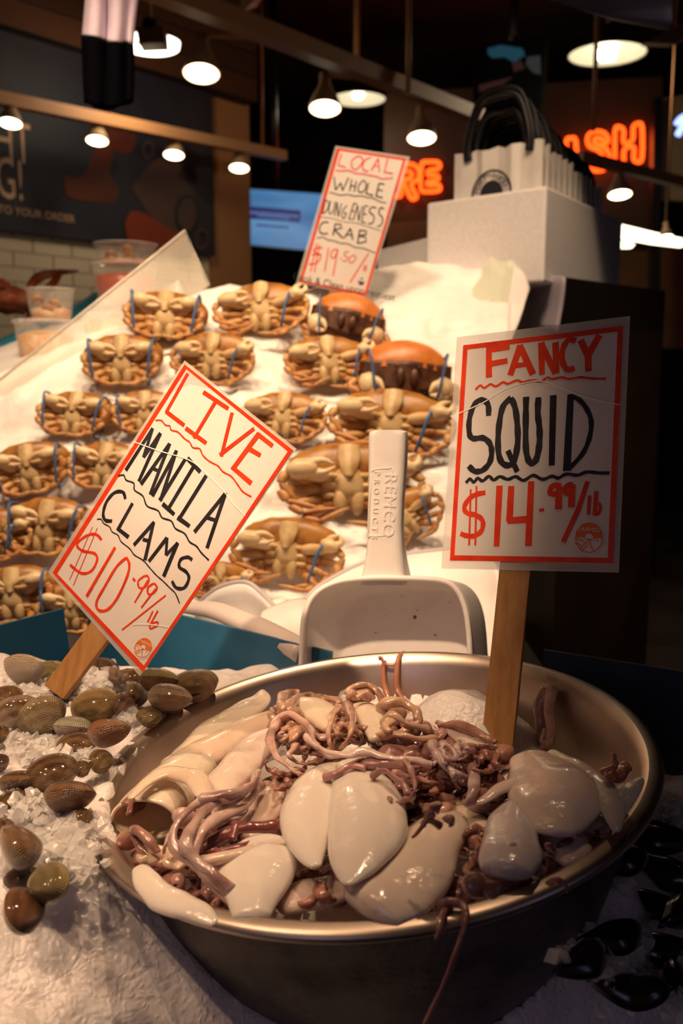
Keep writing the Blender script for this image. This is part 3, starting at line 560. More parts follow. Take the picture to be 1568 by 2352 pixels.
# ---------------------------------------------------------------- price signs
def sign(label, outer, mean, border_o, border_i, inks, stake, stake_label, sticker=None, creases=(), stain=None, crop=(0, 0, 1), texts=()):
    cx, cy, cs = crop; px = lambda q: (cx+q[0]*cs, cy+q[1]*cs)
    Q = para([px(q) for q in outer], mean); n = (Q[1]-Q[0]).cross(Q[3]-Q[0]).normalized()
    if n.dot(CAM-Q[0]) < 0: n = -n
    p0 = Q[0]; pj = lambda q: PP(*px(q), p0, n)
    root = thing('price_sign', stake[-1], label, 'sign')
    mk('plastic_sleeve', *slab(Q, n, -.0002, .0006), M['sleeve'], root, smooth=False)
    bo = [pj(q) for q in border_o]; bi = [pj(q) for q in border_i]
    mk('card', *slab(bo, n, .0006, .0006), M['paper'], root, smooth=False)
    if stain: mk('pink_stain', [pj(q)+n*.0007 for q in stain], [tuple(range(len(stain)))], M['pinkish'], root, smooth=False)
    mk('border', *frame4(bo, bi, n, .0008), M['red'], root, smooth=False)
    k = depth(p0)/F*cs
    for nm, mkey, strokes in inks:
        parts = []
        for i, (wd, pts) in enumerate(strokes): parts.append(ribbon([pj(q) for q in pts], wd*k, n, .0009+.00003*(i % 5), taper=False, per=4 if len(pts) > 4 else 1))
        mk(nm, *merge(*parts), M[mkey], root, smooth=False)
    if creases:
        for c in creases: mk('sleeve_crease', *ribbon([pj(q) for q in c], 2.2*k/cs, n, .0013), M['crease'], root, smooth=False)
    if sticker:
        (sx, sy, rx, ry, rot) = sticker
        def sp(x, y):  # sticker coordinates, unit disc
            a = math.radians(rot); X = x*rx; Y = -y*ry; return (sx+X*math.cos(a)-Y*math.sin(a), sy+X*math.sin(a)+Y*math.cos(a))
        arc = lambda a0, a1, m, r=1: [(r*math.cos(math.radians(a0+(a1-a0)*i/m)), r*math.sin(math.radians(a0+(a1-a0)*i/m))) for i in range(m+1)]
        disc = [pj(sp(*q))+n*.0009 for q in arc(0, 360, 40, 1.18)[:-1]]
        st = mk('round_sticker', disc, [tuple(range(40))], M['paper'], root, smooth=False)
        top = arc(0, 180, 24)+[(-.5, .02), (-.18, -.10), (0, -.2), (.3, -.02), (.6, .05)]
        topm = [pj(sp(*q))+n*.0011 for q in top]; c = pj(sp(0, .3))+n*.0011
        prt = [(topm+[c], [(i, (i+1) % len(topm), len(topm)) for i in range(len(topm))])]
        lw = rx*.07*k
        for l in (arc(0, 360, 40, .97), [(-1, -.14), (-.6, -.16), (-.25, -.38)], [(-1, -.4), (-.75, -.42), (-.5, -.58)], [(0, -.2), (-.4, -.5), (-.65, -.82)], [(-.1, -.5), (-.35, -.75), (-.45, -.95)], [(.08, -.22), (.12, -.5), (.35, -.8)], [(0, -.2), (.3, -.04), (.9, .06)]):
            prt.append(ribbon([pj(sp(*q)) for q in l], lw, n, .0012, per=3))
        e = arc(0, 360, 10, .07); e = [pj(sp(x+.6, y-.18))+n*.0012 for x, y in e[:-1]]; prt.append((e, [tuple(range(10))]))
        vs, fs = merge(*prt); 
        mk('sticker_print', vs, fs, M['orange'], root, smooth=False)
        sun = [pj(sp(.0+.30*x, -.02+.30*y))+n*.0013 for x, y in arc(-8, 188, 14)]
        mk('sticker_sun', sun, [tuple(range(len(sun)))], M['paper'], root, smooth=False)
        u = (pj(sp(1, 0))-pj(sp(-1, 0))); v_ = (pj(sp(0, 1))-pj(sp(0, -1)))
        text('sticker_lettering', 'FARMED', M['paper'], root, pj(sp(.02, .52))+n*.0014, u, v_, u.length*.5*.42, spacing=1.05)
    for (s, q, q2, size, mkey) in texts:
        u = pj(q2)-pj(q); uy = n.cross(u); text('small_lettering', s, M[mkey], root, (pj(q)+pj(q2))/2+n*.001, u, uy, size)
    # stake: flat wooden slat behind the card
    a, b, wv, tn = stake[0], stake[1], stake[2], -n
    wv = wv.normalized()*(stake[3]/2); ax = b-a
    o = mk('stake', *hexa([a-wv-n*.0010, a+wv-n*.0010, a+wv-n*.0060, a-wv-n*.0060], [b-wv-n*.0010, b+wv-n*.0010, b+wv-n*.0060, b-wv-n*.0060]), M['wood'], root, smooth=False); bevel(o, .0006)
    return root
R_ = 'red_lettering'; B_ = 'black_lettering'
# fancy squid ------------------------------------------------------------
oF = [(135, 205), (1232, 70), (1160, 1698), (36, 1672)]; cF = (1000, 700, .3623)
QF = para([(cF[0]+x*cF[2], cF[1]+y*cF[2]) for x, y in oF], .80); nF = (QF[1]-QF[0]).cross(QF[3]-QF[0]).normalized(); nF = nF if nF.dot(CAM-QF[0]) > 0 else -nF
pF = lambda x, y: PP(x, y, QF[0], nF)
red = [(38, [(340, 290), (340, 462)]), (34, [(322, 290), (472, 268)]), (34, [(340, 378), (458, 356)]), (38, [(475, 448), (540, 258)]), (38, [(535, 258), (620, 442)]), (30, [(505, 388), (585, 378)]),
       (40, [(672, 240), (676, 445)]), (40, [(668, 245), (762, 436)]), (40, [(762, 240), (768, 436)]), (34, [(890, 232), (850, 222), (815, 262), (802, 325), (815, 385), (845, 415), (882, 402)]), (38, [(920, 225), (968, 325)]), (38, [(1040, 195), (968, 320)]), (40, [(968, 310), (970, 425)]),
       (14, [(255, 540), (285, 512), (310, 528), (350, 505), (385, 518), (430, 492), (460, 502), (520, 480), (550, 492), (620, 480), (670, 488), (710, 462), (740, 472), (800, 462), (850, 472), (920, 462), (1000, 470), (1082, 470)]),
       (30, [(318, 1192), (270, 1200), (220, 1225), (185, 1280), (200, 1320), (260, 1335), (300, 1370), (295, 1430), (250, 1465), (200, 1465), (160, 1450)]), (13, [(225, 1170), (215, 1525)]), (13, [(262, 1150), (254, 1525)]),
       (40, [(408, 1148), (388, 1532)]), (38, [(482, 1150), (470, 1375)]), (38, [(458, 1370), (612, 1358)]), (38, [(608, 1120), (590, 1530)]), (18, [(658, 1305), (690, 1298)]),
       (32, [(795, 1152), (750, 1145), (725, 1185), (745, 1202), (790, 1192)]), (38, [(785, 1150), (780, 1298)]), (32, [(872, 1142), (835, 1148), (822, 1185), (842, 1198), (874, 1188)]), (38, [(868, 1140), (862, 1285)]),
       (28, [(965, 1120), (905, 1300), (810, 1505)]), (22, [(978, 1210), (970, 1332)]), (24, [(1020, 1182), (1010, 1338)]), (20, [(1012, 1270), (1040, 1265), (1045, 1300), (1030, 1325), (1012, 1332)])]
blk = [(36, [(338, 705), (336, 640), (310, 608), (270, 612), (235, 660), (215, 740), (218, 825), (245, 850), (300, 845), (342, 875), (358, 930), (345, 1000), (300, 1050), (250, 1056), (212, 1022)]),
       (38, [(482, 592), (430, 645), (405, 760), (398, 900), (415, 990), (460, 1020), (500, 990), (522, 880), (520, 760), (505, 650), (478, 592)]), (36, [(460, 925), (520, 1060)]),
       (38, [(576, 585), (574, 700), (574, 900), (590, 985), (615, 1005), (642, 975), (660, 880), (660, 780), (650, 690), (654, 588)]), (40, [(748, 575), (738, 1020)]), (42, [(858, 570), (833, 1055)]),
       (28, [(850, 580), (905, 600), (955, 655), (988, 740), (975, 850), (930, 950), (845, 1042)]),
       (20, [(195, 1130), (220, 1105), (245, 1125), (270, 1100), (300, 1118), (340, 1088), (370, 1112), (410, 1090), (460, 1108), (510, 1090), (560, 1115), (620, 1082), (680, 1108), (740, 1088), (780, 1100), (830, 1075), (900, 1082), (960, 1062), (1040, 1068), (1105, 1068)])]
st_a = pF(1187, 1240); st_dir = (pF(1150, 1700)-pF(1190, 1305)).normalized(); L0 = (pF(1150, 1700)-st_a).length
sign('white price sign with orange border reading FANCY SQUID on a wooden stake in the bowl', oF, .80, [(177, 258), (1190, 135), (1127, 1640), (92, 1622)], [(205, 285), (1155, 172), (1092, 1605), (122, 1588)], [(R_, 'red', red[:14]), ('price_lettering', 'red', red[14:]), (B_, 'black', blk)],
     (st_a, st_a+st_dir*(L0+.05), (pF(1225, 1305)-pF(1150, 1305)), .0285, st_a+st_dir*(L0+.05)), '', sticker=(975, 1478, 88, 96, 2),
     creases=[[(150, 690), (300, 625), (430, 545), (560, 500), (680, 487), (840, 548), (1000, 600), (1170, 636)]], crop=cF)
# live manila clams -------------------------------------------------------
oL = [(845, 20), (1515, 550), (575, 1915), (25, 1290)]; cL = (100, 820, .3827)
QL = para([(cL[0]+x*cL[2], cL[1]+y*cL[2]) for x, y in oL], .775); nL = (QL[1]-QL[0]).cross(QL[3]-QL[0]).normalized(); nL = nL if nL.dot(CAM-QL[0]) > 0 else -nL
pL = lambda x, y: PP(x, y, QL[0], nL)
red = [(27, [(870, 100), (738, 335)]), (27, [(738, 328), (848, 412)]), (27, [(962, 212), (1112, 312)]), (27, [(1040, 262), (905, 488)]), (27, [(856, 428), (980, 518)]), (27, [(1135, 335), (1070, 598)]), (27, [(1060, 590), (1268, 430)]), (30, [(1296, 460), (1140, 672)]), (27, [(1285, 462), (1378, 535)]), (26, [(1225, 545), (1305, 592)]), (28, [(1132, 660), (1250, 760)]),
       (10, [(675, 382), (710, 382), (735, 410), (760, 415), (770, 440), (810, 452), (850, 492), (880, 512), (900, 545), (940, 552), (960, 592), (1000, 628), (1050, 655), (1080, 690), (1130, 718), (1170, 770), (1200, 810), (1250, 840)]),
       (18, [(352, 1098), (320, 1066), (270, 1070), (218, 1105), (205, 1135), (240, 1165), (310, 1180), (325, 1220), (290, 1285), (230, 1298), (163, 1248)]), (5, [(298, 1020), (160, 1338)]), (5, [(328, 1025), (182, 1372)]),
       (23, [(434, 1142), (262, 1438)]), (18, [(500, 1205), (440, 1262), (370, 1380), (322, 1470), (335, 1520), (390, 1515), (450, 1440), (508, 1310), (518, 1240), (500, 1205)]), (15, [(540, 1328), (553, 1346)]),
       (13, [(605, 1318), (572, 1345), (578, 1385), (610, 1382), (635, 1345), (628, 1315), (600, 1318)]), (12, [(630, 1340), (550, 1475)]), (13, [(665, 1358), (630, 1385), (634, 1425), (665, 1415), (685, 1385), (668, 1358)]), (12, [(678, 1390), (590, 1505)]),
       (10, [(738, 1430), (475, 1638)]), (10, [(660, 1525), (628, 1592)]), (12, [(690, 1522), (640, 1612)]), (10, [(652, 1600), (688, 1590), (685, 1612), (645, 1630), (640, 1612)])]
k = lambda *q: [((x-cL[0])/cL[2], (y-cL[1])/cL[2]) for x, y in q]
blk = [(26, k((290, 1081), (352, 984))), (24, k((352, 984), (331, 1051))), (24, k((331, 1051), (370, 995))), (26, k((370, 995), (320, 1106))), (26, k((325, 1113), (391, 1019))), (26, k((391, 1019), (346, 1136))), (20, k((354, 1077), (370, 1084))),
       (26, k((351, 1140), (407, 1035))), (24, k((407, 1035), (370, 1150))), (26, k((368, 1150), (428, 1053))), (26, [(866, 608), (944, 692)]), (27, [(908, 652), (752, 912)]), (26, [(718, 882), (788, 946)]), (27, [(980, 712), (815, 976)]), (26, [(808, 964), (880, 1016)]), (27, [(908, 1052), (1096, 818)]), (27, [(1096, 815), (984, 1148)]), (20, [(985, 965), (1050, 985)]),
       (10, [(452, 715), (485, 710), (500, 740), (545, 758), (550, 800), (600, 835), (625, 895), (690, 922), (715, 965), (770, 985), (795, 1030), (850, 1060), (880, 1110), (920, 1135), (950, 1175), (995, 1220)]),
       (22, [(495, 852), (480, 812), (430, 815), (382, 870), (362, 940), (375, 980), (415, 985)]), (24, [(538, 878), (448, 1040)]), (24, [(445, 1028), (514, 1082)]), (24, [(545, 1130), (668, 992)]), (24, [(665, 990), (612, 1220)]), (20, [(600, 1095), (640, 1106)]), (24, [(635, 1228), (745, 1085)]), (22, [(745, 1085), (738, 1190)]), (22, [(738, 1190), (810, 1115)]), (25, [(808, 1115), (724, 1318)]),
       (20, [(895, 1218), (870, 1202), (828, 1215), (818, 1260), (860, 1290), (876, 1330), (848, 1385), (800, 1385), (775, 1345)]),
       (8, [(325, 975), (350, 975), (365, 1000), (400, 1020), (415, 1050), (450, 1070), (470, 1110), (520, 1150), (550, 1190), (600, 1220), (640, 1265), (680, 1310), (720, 1345), (760, 1385), (795, 1420), (820, 1480)])]
a = pL(262, 1400); b = pL(120, 1590)
sign('white price sign reading LIVE MANILA CLAMS, tilted, on a wooden stake in the clams', oL, .775, [(850, 45), (1500, 560), (600, 1890), (58, 1295)], [(860, 75), (1468, 568), (605, 1852), (85, 1300)], [(R_, 'red', red[:12]), ('price_lettering', 'red', red[12:]), (B_, 'black', blk)],
     (a, b, pL(250, 1480)-pL(190, 1440), .0275, b), '', sticker=(603, 1745, 50, 60, 28),
     creases=[[(548, 510), (700, 565), (880, 620), (980, 700), (1080, 800), (1150, 890), (1215, 955)], [(540, 1605), (640, 1605), (750, 1620)]], stain=[(842, 85), (868, 85), (1000, 190), (880, 160), (760, 220)], crop=cL)
# local whole crab --------------------------------------------------------
oC = [(540, 122), (1378, 245), (885, 1825), (95, 1665)]; cC = (660, 310, .20408)
QC = para([(cC[0]+x*cC[2], cC[1]+y*cC[2]) for x, y in oC], 1.84); nC = (QC[1]-QC[0]).cross(QC[3]-QC[0]).normalized(); nC = nC if nC.dot(CAM-QC[0]) > 0 else -nC
pC = lambda x, y: PP(x, y, QC[0], nC)
pk = [(17, [(610, 210), (570, 345)]), (18, [(565, 338), (658, 366)]), (17, [(785, 240), (725, 295), (730, 370), (780, 388), (850, 300), (830, 248), (785, 240)]), (17, [(945, 252), (880, 280), (845, 350), (870, 405), (912, 405)]), (17, [(945, 402), (1022, 262)]), (17, [(1022, 262), (1036, 422)]), (12, [(980, 350), (1035, 358)]), (17, [(1130, 265), (1090, 425)]), (18, [(1085, 418), (1188, 436)]),
      (15, [(545, 395), (600, 405), (690, 400), (760, 430), (850, 440), (930, 455), (1010, 470), (1060, 495), (1120, 490), (1190, 485)])]
red = [(16, [(400, 1272), (340, 1272), (296, 1300), (330, 1330), (375, 1352), (360, 1410), (310, 1450), (240, 1455)]), (15, [(330, 1215), (262, 1540)]), (15, [(362, 1230), (305, 1545)]), (14, [(275, 1345), (385, 1350)]), (15, [(465, 1270), (420, 1535)]), (14, [(550, 1282), (502, 1310), (492, 1365), (525, 1388), (560, 1310), (550, 1282)]), (15, [(568, 1290), (514, 1588)]), (16, [(598, 1388), (610, 1394)]), (11, [(692, 1315), (652, 1320), (642, 1360), (680, 1375), (665, 1415), (622, 1418)]), (11, [(740, 1352), (702, 1385), (700, 1430), (735, 1435), (772, 1380), (740, 1352)]), (15, [(915, 1330), (705, 1660)]), (14, [(872, 1465), (855, 1530)]), (18, [(890, 1470), (878, 1535)])]
blk = [(15, [(525, 468), (542, 622)]), (15, [(542, 622), (602, 540)]), (15, [(602, 540), (622, 628)]), (15, [(622, 628), (690, 480)]), (15, [(725, 500), (702, 632)]), (15, [(776, 518), (752, 642)]), (13, [(712, 570), (768, 580)]), (14, [(850, 512), (802, 575), (802, 635), (848, 642), (884, 590), (878, 530), (850, 512)]), (15, [(915, 535), (885, 662)]), (15, [(880, 658), (966, 682)]), (16, [(1032, 545), (998, 695)]), (15, [(1030, 545), (1092, 557)]), (14, [(1015, 615), (1075, 627)]), (15, [(996, 690), (1072, 708)]),
       (10, [(475, 645), (530, 660), (600, 680), (680, 670), (760, 690), (830, 685), (900, 705), (960, 710), (1040, 750), (1110, 765)]),
       (14, [(430, 730), (395, 888)]), (13, [(430, 730), (465, 760), (458, 820), (430, 865), (395, 888)]), (13, [(490, 740), (465, 845), (485, 888), (518, 850), (540, 750)]), (13, [(530, 910), (562, 755)]), (13, [(562, 755), (572, 922)]), (13, [(572, 922), (610, 770)]), (13, [(670, 795), (625, 850), (612, 915), (640, 938), (662, 880), (635, 878)]), (13, [(748, 770), (692, 945)]), (12, [(746, 770), (785, 778)]), (12, [(690, 940), (728, 950)]), (12, [(722, 855), (758, 862)]), (13, [(742, 960), (790, 790)]), (13, [(790, 790), (802, 970)]), (13, [(802, 970), (845, 800)]), (13, [(870, 800), (835, 985)]), (12, [(870, 797), (912, 804)]), (12, [(852, 888), (892, 896)]), (12, [(833, 980), (882, 990)]), (14, [(1002, 822), (950, 815), (922, 865), (975, 915), (958, 990), (908, 1000)]), (14, [(1090, 832), (1045, 822), (1032, 885), (1072, 935), (1058, 1010), (1012, 1030)]),
       (6, [(365, 925), (500, 940), (620, 975), (760, 990), (900, 1030), (1050, 1080)]),
       (16, [(462, 985), (400, 985), (362, 1050), (382, 1108), (455, 1110)]), (16, [(540, 1000), (514, 1132)]), (15, [(538, 1002), (605, 1010), (615, 1045), (530, 1068)]), (16, [(535, 1070), (626, 1162)]), (16, [(640, 1162), (710, 1050)]), (16, [(710, 1050), (738, 1182)]), (12, [(665, 1120), (725, 1128)]), (17, [(815, 1070), (790, 1222)]), (15, [(812, 1072), (888, 1082), (895, 1115), (805, 1138)]), (15, [(805, 1138), (880, 1152), (888, 1200), (792, 1222)]),
       (10, [(330, 1165), (400, 1150), (450, 1180), (530, 1195), (600, 1220), (680, 1225), (760, 1265), (850, 1275), (990, 1330)])]
a = pC(775, 640); b = pC(752, 760)
sg = sign('narrow price sign reading LOCAL WHOLE DUNGENESS CRAB at the top of the ice', oC, 1.84, [(560, 150), (1330, 265), (885, 1810), (140, 1650)], [(588, 178), (1300, 285), (868, 1780), (172, 1640)], [(R_, 'pinkred', pk), ('price_lettering', 'red', red), (B_, 'black', blk)],
     (a, b, pC(800, 690)-pC(748, 690), .026, b), '', crop=cC, texts=[('Cook & Clean upon request', (395, 1660), (862, 1760), .020, 'black')])
lg = [pC(660+x*.20408, 310+y*.20408)+nC*.001 for x, y in ((788, 1640), (815, 1690), (850, 1690), (872, 1655), (835, 1648))]
lg2 = [pC(660+x*.20408, 310+y*.20408)+nC*.001 for x, y in ((815, 1620), (835, 1628), (855, 1612), (840, 1606))]
mk('bowl_logo', *merge((lg, [(0, 1, 2, 3, 4)]), (lg2, [(0, 1, 2, 3)])), M['purple'], sg, smooth=False)
# ---------------------------------------------------------------- white scoop
sd = .95; sc = thing('ice_scoop', P(900, 1620, sd+.02), 'white plastic ice scoop standing upright behind the steel bowl', 'scoop')
fo = [(688, 1640), (691, 1560), (694, 1470), (700, 1410), (722, 1366), (765, 1340), (830, 1329), (920, 1328), (1010, 1333), (1046, 1352), (1066, 1392), (1076, 1450), (1082, 1550), (1086, 1640)]
bk = P(960, 1420, sd+.075)-P(900, 1420, sd); cen = P(890, 1560, sd)
rows = []
Fp = [P(x, y, sd) for x, y in fo]
for t, s in ((0, 1), (.45, 1.0), (.8, .985), (.97, .93), (1.0, .80), (1.0, .5), (1.0, .1)):
    rows.append([cen+(p-cen)*s+bk*t for p in Fp])
o = mk('scoop_blade', *loft(rows, 4, 3), M['scoop'], sc, solid=.0035)
rim = tube(Fp, [.0030]*len(Fp), 8, 5); mk('scoop_rim', *rim, M['scoop'], sc)
# handle: rounded section lofted along its length, real hang hole
hx = (P(925, 1150, sd)-P(848, 1150, sd)); hd = V((.25, .97, 0)).normalized()
def rsec(c, a, b, r, m=6):
    out = []
    for sx, sy, q in ((1, 1, 0), (-1, 1, 90), (-1, -1, 180), (1, -1, 270)):
        for i in range(m+1):
            t = math.radians(q+90*i/m); out.append(c+hu*(sx*(a-r)+r*math.cos(t))+hd*(sy*(b-r)+r*math.sin(t)))
    return out
hu = hx.normalized(); rows = []
for cx, cy, wpx, th in ((886, 990, 66, .020), (886, 994, 82, .026), (886, 1002, 86, .0285), (885, 1080, 84, .0285), (882, 1150, 80, .026), (880, 1210, 80, .0255), (880, 1260, 83, .028), (879, 1300, 92, .034), (877, 1326, 100, .042), (877, 1345, 104, .046)):
    c = P(cx, cy, sd+.004)+hd*(th/2); rows.append(rsec(c, wpx*sd/F/2, th/2, .0075))
m_ = len(rows[0]); vs = [p for r in rows for p in r]; fs = []
for i in range(len(rows)-1):
    for j in range(m_): fs.append((i*m_+j, i*m_+(j+1) % m_, (i+1)*m_+(j+1) % m_, (i+1)*m_+j))
fs += [tuple(range(m_-1, -1, -1)), tuple((len(rows)-1)*m_+j for j in range(m_))]
h = mk('handle', vs, fs, M['scoop'], sc)
hc = P(884, 1014, sd); up_ = (P(884, 980, sd)-P(884, 1040, sd)).normalized(); cut = []
for s in (-.02, .06):
    cut.append([hc+hd*s+hu*(math.cos(2*math.pi*i/24)*10.5*sd/F)+up_*(math.sin(2*math.pi*i/24)*26*sd/F) for i in range(24)])
cv = cut[0]+cut[1]; cf = [(i, (i+1) % 24, 24+(i+1) % 24, 24+i) for i in range(24)]+[tuple(range(23, -1, -1)), tuple(range(24, 48))]
ct = mk('cutter', cv, cf, M['scoop'], sc, smooth=False)
q = h.modifiers.new('hole', 'BOOLEAN'); q.operation = 'DIFFERENCE'; q.object = ct; q.solver = 'EXACT'
dg = bpy.context.evaluated_depsgraph_get(); me = bpy.data.meshes.new_from_object(h.evaluated_get(dg)); h.modifiers.clear(); h.data = me; bpy.data.objects.remove(ct)
es = h.modifiers.new('es', 'EDGE_SPLIT'); es.split_angle = .7
fz = P(880, 1160, sd+.004)-hd*.0003; dn = (P(873, 1240, sd)-P(881, 1080, sd)).normalized(); ac = hu
text('embossed_lettering', 'REMCO', M['scoop'], sc, P(893, 1160, sd+.0035), dn, ac, .018, ext=.0005, spacing=1.15)
text('embossed_lettering', 'PRODUCTS', M['scoop'], sc, P(862, 1160, sd+.0035), dn, ac, .0085, ext=.0005, spacing=1.9)
fr = [(853, 1085), (860, 1078), (895, 1076), (900, 1084), (893, 1222), (886, 1230), (852, 1230), (845, 1222), (853, 1085)]
mk('embossed_frame', *tube([P(x, y, sd+.0038) for x, y in fr], [.0006]*len(fr), 6, 2), M['scoop'], sc)
rg = random.Random(5); sp_ = []
for x, y, s in ((893, 1418, 5), (944, 1462, 3), (797, 1455, 2), (822, 1414, 1.6), (862, 1366, 2), (695, 1425, 3), (698, 1455, 3), (880, 1343, 2), (980, 1380, 1.6), (900, 1400, 2)):
    c = P(x, y, sd)+bk*.995; e = [c-bk.normalized()*.0022+hu*(math.cos(t*1.05)*s*sd/F*rg.uniform(.6, 1.5))+up_*(math.sin(t*1.05)*s*sd/F*rg.uniform(.6, 1.2)) for t in range(6)]; sp_.append((e, [tuple(range(6))]))
tag(mk('food_specks', *merge(*sp_), M['dirt'], sc, smooth=False), 'brown food specks', kind='stuff')
# ---------------------------------------------------------------- blue tray walls, white vinyl apron
def panel(name, top, label, cat, m, drop=.2, lean=.03, th=.004, sub=None):
    a, b = P(*top[0]), P(*top[1]); d = (b-a); d.z = 0; n = V((d.y, -d.x, 0)).normalized()
    if n.dot(CAM-a) < 0: n = -n
    f = [a, b, b-V((0, 0, drop))+n*lean, a-V((0, 0, drop))+n*lean]
    o = mk(name, *hexa([p-n*th for p in f], f), m, smooth=False); return tag(o, label, cat)
panel('tray_panel', ((-60, 1452, 1.02), (146, 1398, 1.12)), 'blue plastic tray wall behind the clams at the left edge', 'tray', M['blue'])
panel('tray_panel', ((205, 1362, 1.15), (760, 1498, .955)), 'long blue plastic tray wall behind the clam sign and left of scoop', 'tray', M['blue'], drop=.22)
panel('tray_panel', ((1248, 1493, .95), (1760, 1572, .86)), 'dark navy tray wall at right behind the steel bowl', 'tray', M['navy'], drop=.25)
# vinyl apron: wavy lip round the foot of the crab ice
top = [(452, 1392, 1.30), (500, 1352, 1.29), (560, 1338, 1.28), (600, 1362, 1.26), (640, 1400, 1.22), (690, 1385, 1.20), (745, 1340, 1.22), (850, 1290, 1.26), (1000, 1266, 1.26), (1110, 1262, 1.24), (1148, 1325, 1.20), (1150, 1420, 1.19)]
low = [(440, 1500, 1.30), (510, 1500, 1.28), (570, 1500, 1.26), (610, 1510, 1.23), (650, 1520, 1.16), (700, 1525, 1.14), (760, 1525, 1.14), (860, 1530, 1.14), (1000, 1530, 1.13), (1100, 1530, 1.12), (1140, 1530, 1.12), (1146, 1530, 1.13)]
T_ = [P(*q) for q in top]; Lw = [P(*q) for q in low]; inner = [p+V((0, .06, -.03)) for p in T_]; inn2 = [p+V((0, .12, -.14)) for p in T_]
va = thing('vinyl_apron', sum(Lw, V())/len(Lw), 'white vinyl sheet with wavy lip around the foot of the crab ice', 'sheet')
mk('sheet', *loft([inn2, inner, T_, [(a*.6+b*.4) for a, b in zip(T_, Lw)], Lw], 5, 4), M['vinyl'], va, solid=.003, sub=0)
mk('hem', *tube(T_, [.0042]*len(T_), 8, 6), M['vinyledge'], va)
# second fold: lower curl, front of the apron
t2 = [(590, 1440, 1.13), (640, 1418, 1.12), (700, 1410, 1.10), (780, 1440, 1.09)]; l2 = [(560, 1490, 1.12), (620, 1500, 1.11), (700, 1520, 1.09), (780, 1520, 1.08)]
A2 = [P(*q) for q in t2]; B2 = [P(*q) for q in l2]
tag(mk('vinyl_fold', *loft([[p+V((0, .07, .0)) for p in A2], A2, [(a+b)/2+V((0, -.012, 0)) for a, b in zip(A2, B2)], B2], 5, 4), M['vinyl'], solid=.003), 'folded end of white vinyl sheet beside the scoop blade', 'sheet')
tp = [P(425, 1396, 1.125), P(490, 1402, 1.10), P(560, 1428, 1.06), (P(630, 1462, 1.02)), P(700, 1500, .985)]
tag(mk('clear_edging', *tube(tp, [.009, .013, .015, .016, .016], 16, 5, .8, V((0, 0, 1))), M['tubeplast']), 'soft clear plastic edging along the top of the long blue tray wall', 'edging')
# ---------------------------------------------------------------- clams
mt = mat('clam_shell', (.5, .3, .15), .30, spec=.6, coat=.5); M['shell'] = mt
tc = nd(mt, 'ShaderNodeTexCoord'); oi = nd(mt, 'ShaderNodeObjectInfo')
sepx = nd(mt, 'ShaderNodeVectorMath', operation='LENGTH'); lk(mt, tc.outputs['Object'], sepx.inputs[0])
no = nd(mt, 'ShaderNodeTexNoise', Scale=5, Detail=3); lk(mt, tc.outputs['Object'], no.inputs[0])
ad = nd(mt, 'ShaderNodeMath', operation='MULTIPLY_ADD'); ad.inputs[1].default_value = .05; lk(mt, no.outputs[0], ad.inputs[0]); lk(mt, sepx.outputs['Value'], ad.inputs[2])
sn = nd(mt, 'ShaderNodeMath', operation='MULTIPLY'); sn.inputs[1].default_value = 330; lk(mt, ad.outputs[0], sn.inputs[0]); s2 = nd(mt, 'ShaderNodeMath', operation='SINE'); lk(mt, sn.outputs[0], s2.inputs[0])
sx = nd(mt, 'ShaderNodeSeparateXYZ'); lk(mt, tc.outputs['Object'], sx.inputs[0]); at = nd(mt, 'ShaderNodeMath', operation='ARCTAN2'); lk(mt, sx.outputs[1], at.inputs[0]); lk(mt, sx.outputs[0], at.inputs[1])
am = nd(mt, 'ShaderNodeMath', operation='MULTIPLY'); am.inputs[1].default_value = 90; lk(mt, at.outputs[0], am.inputs[0]); as_ = nd(mt, 'ShaderNodeMath', operation='SINE'); lk(mt, am.outputs[0], as_.inputs[0])
su = nd(mt, 'ShaderNodeMath', operation='MULTIPLY_ADD'); su.inputs[1].default_value = .45; lk(mt, as_.outputs[0], su.inputs[0]); lk(mt, s2.outputs[0], su.inputs[2])
bp = nd(mt, 'ShaderNodeBump', Strength=.9, Distance=.0008); lk(mt, su.outputs[0], bp.inputs['Height']); lk(mt, bp.outputs[0], bs(mt).inputs['Normal'])
n2 = nd(mt, 'ShaderNodeTexNoise', Scale=2.4, Detail=4); lk(mt, tc.outputs['Object'], n2.inputs[0]); rp = nd(mt, 'ShaderNodeValToRGB'); rp.color_ramp.elements[0].position = .40; rp.color_ramp.elements[1].position = .62; lk(mt, n2.outputs[0], rp.inputs[0])
l2_ = nd(mt, 'ShaderNodeMath', operation='MULTIPLY'); l2_.inputs[1].default_value = 42; lk(mt, ad.outputs[0], l2_.inputs[0]); l3 = nd(mt, 'ShaderNodeMath', operation='SINE'); lk(mt, l2_.outputs[0], l3.inputs[0])
l4 = nd(mt, 'ShaderNodeMath', operation='MULTIPLY_ADD'); l4.inputs[1].default_value = .45; lk(mt, l3.outputs[0], l4.inputs[0]); lk(mt, rp.outputs[0], l4.inputs[2])
l5 = nd(mt, 'ShaderNodeMath', operation='MULTIPLY'); l5.use_clamp = True; lk(mt, l4.outputs[0], l5.inputs[0]); lk(mt, oi.outputs['Alpha'], l5.inputs[1])
mx = nd(mt, 'ShaderNodeMix', data_type='RGBA'); mx.inputs[7].default_value = (.10, .045, .018, 1); lk(mt, oi.outputs['Color'], mx.inputs[6]); lk(mt, l5.outputs[0], mx.inputs[0]); lk(mt, mx.outputs[2], bs(mt).inputs['Base Color'])
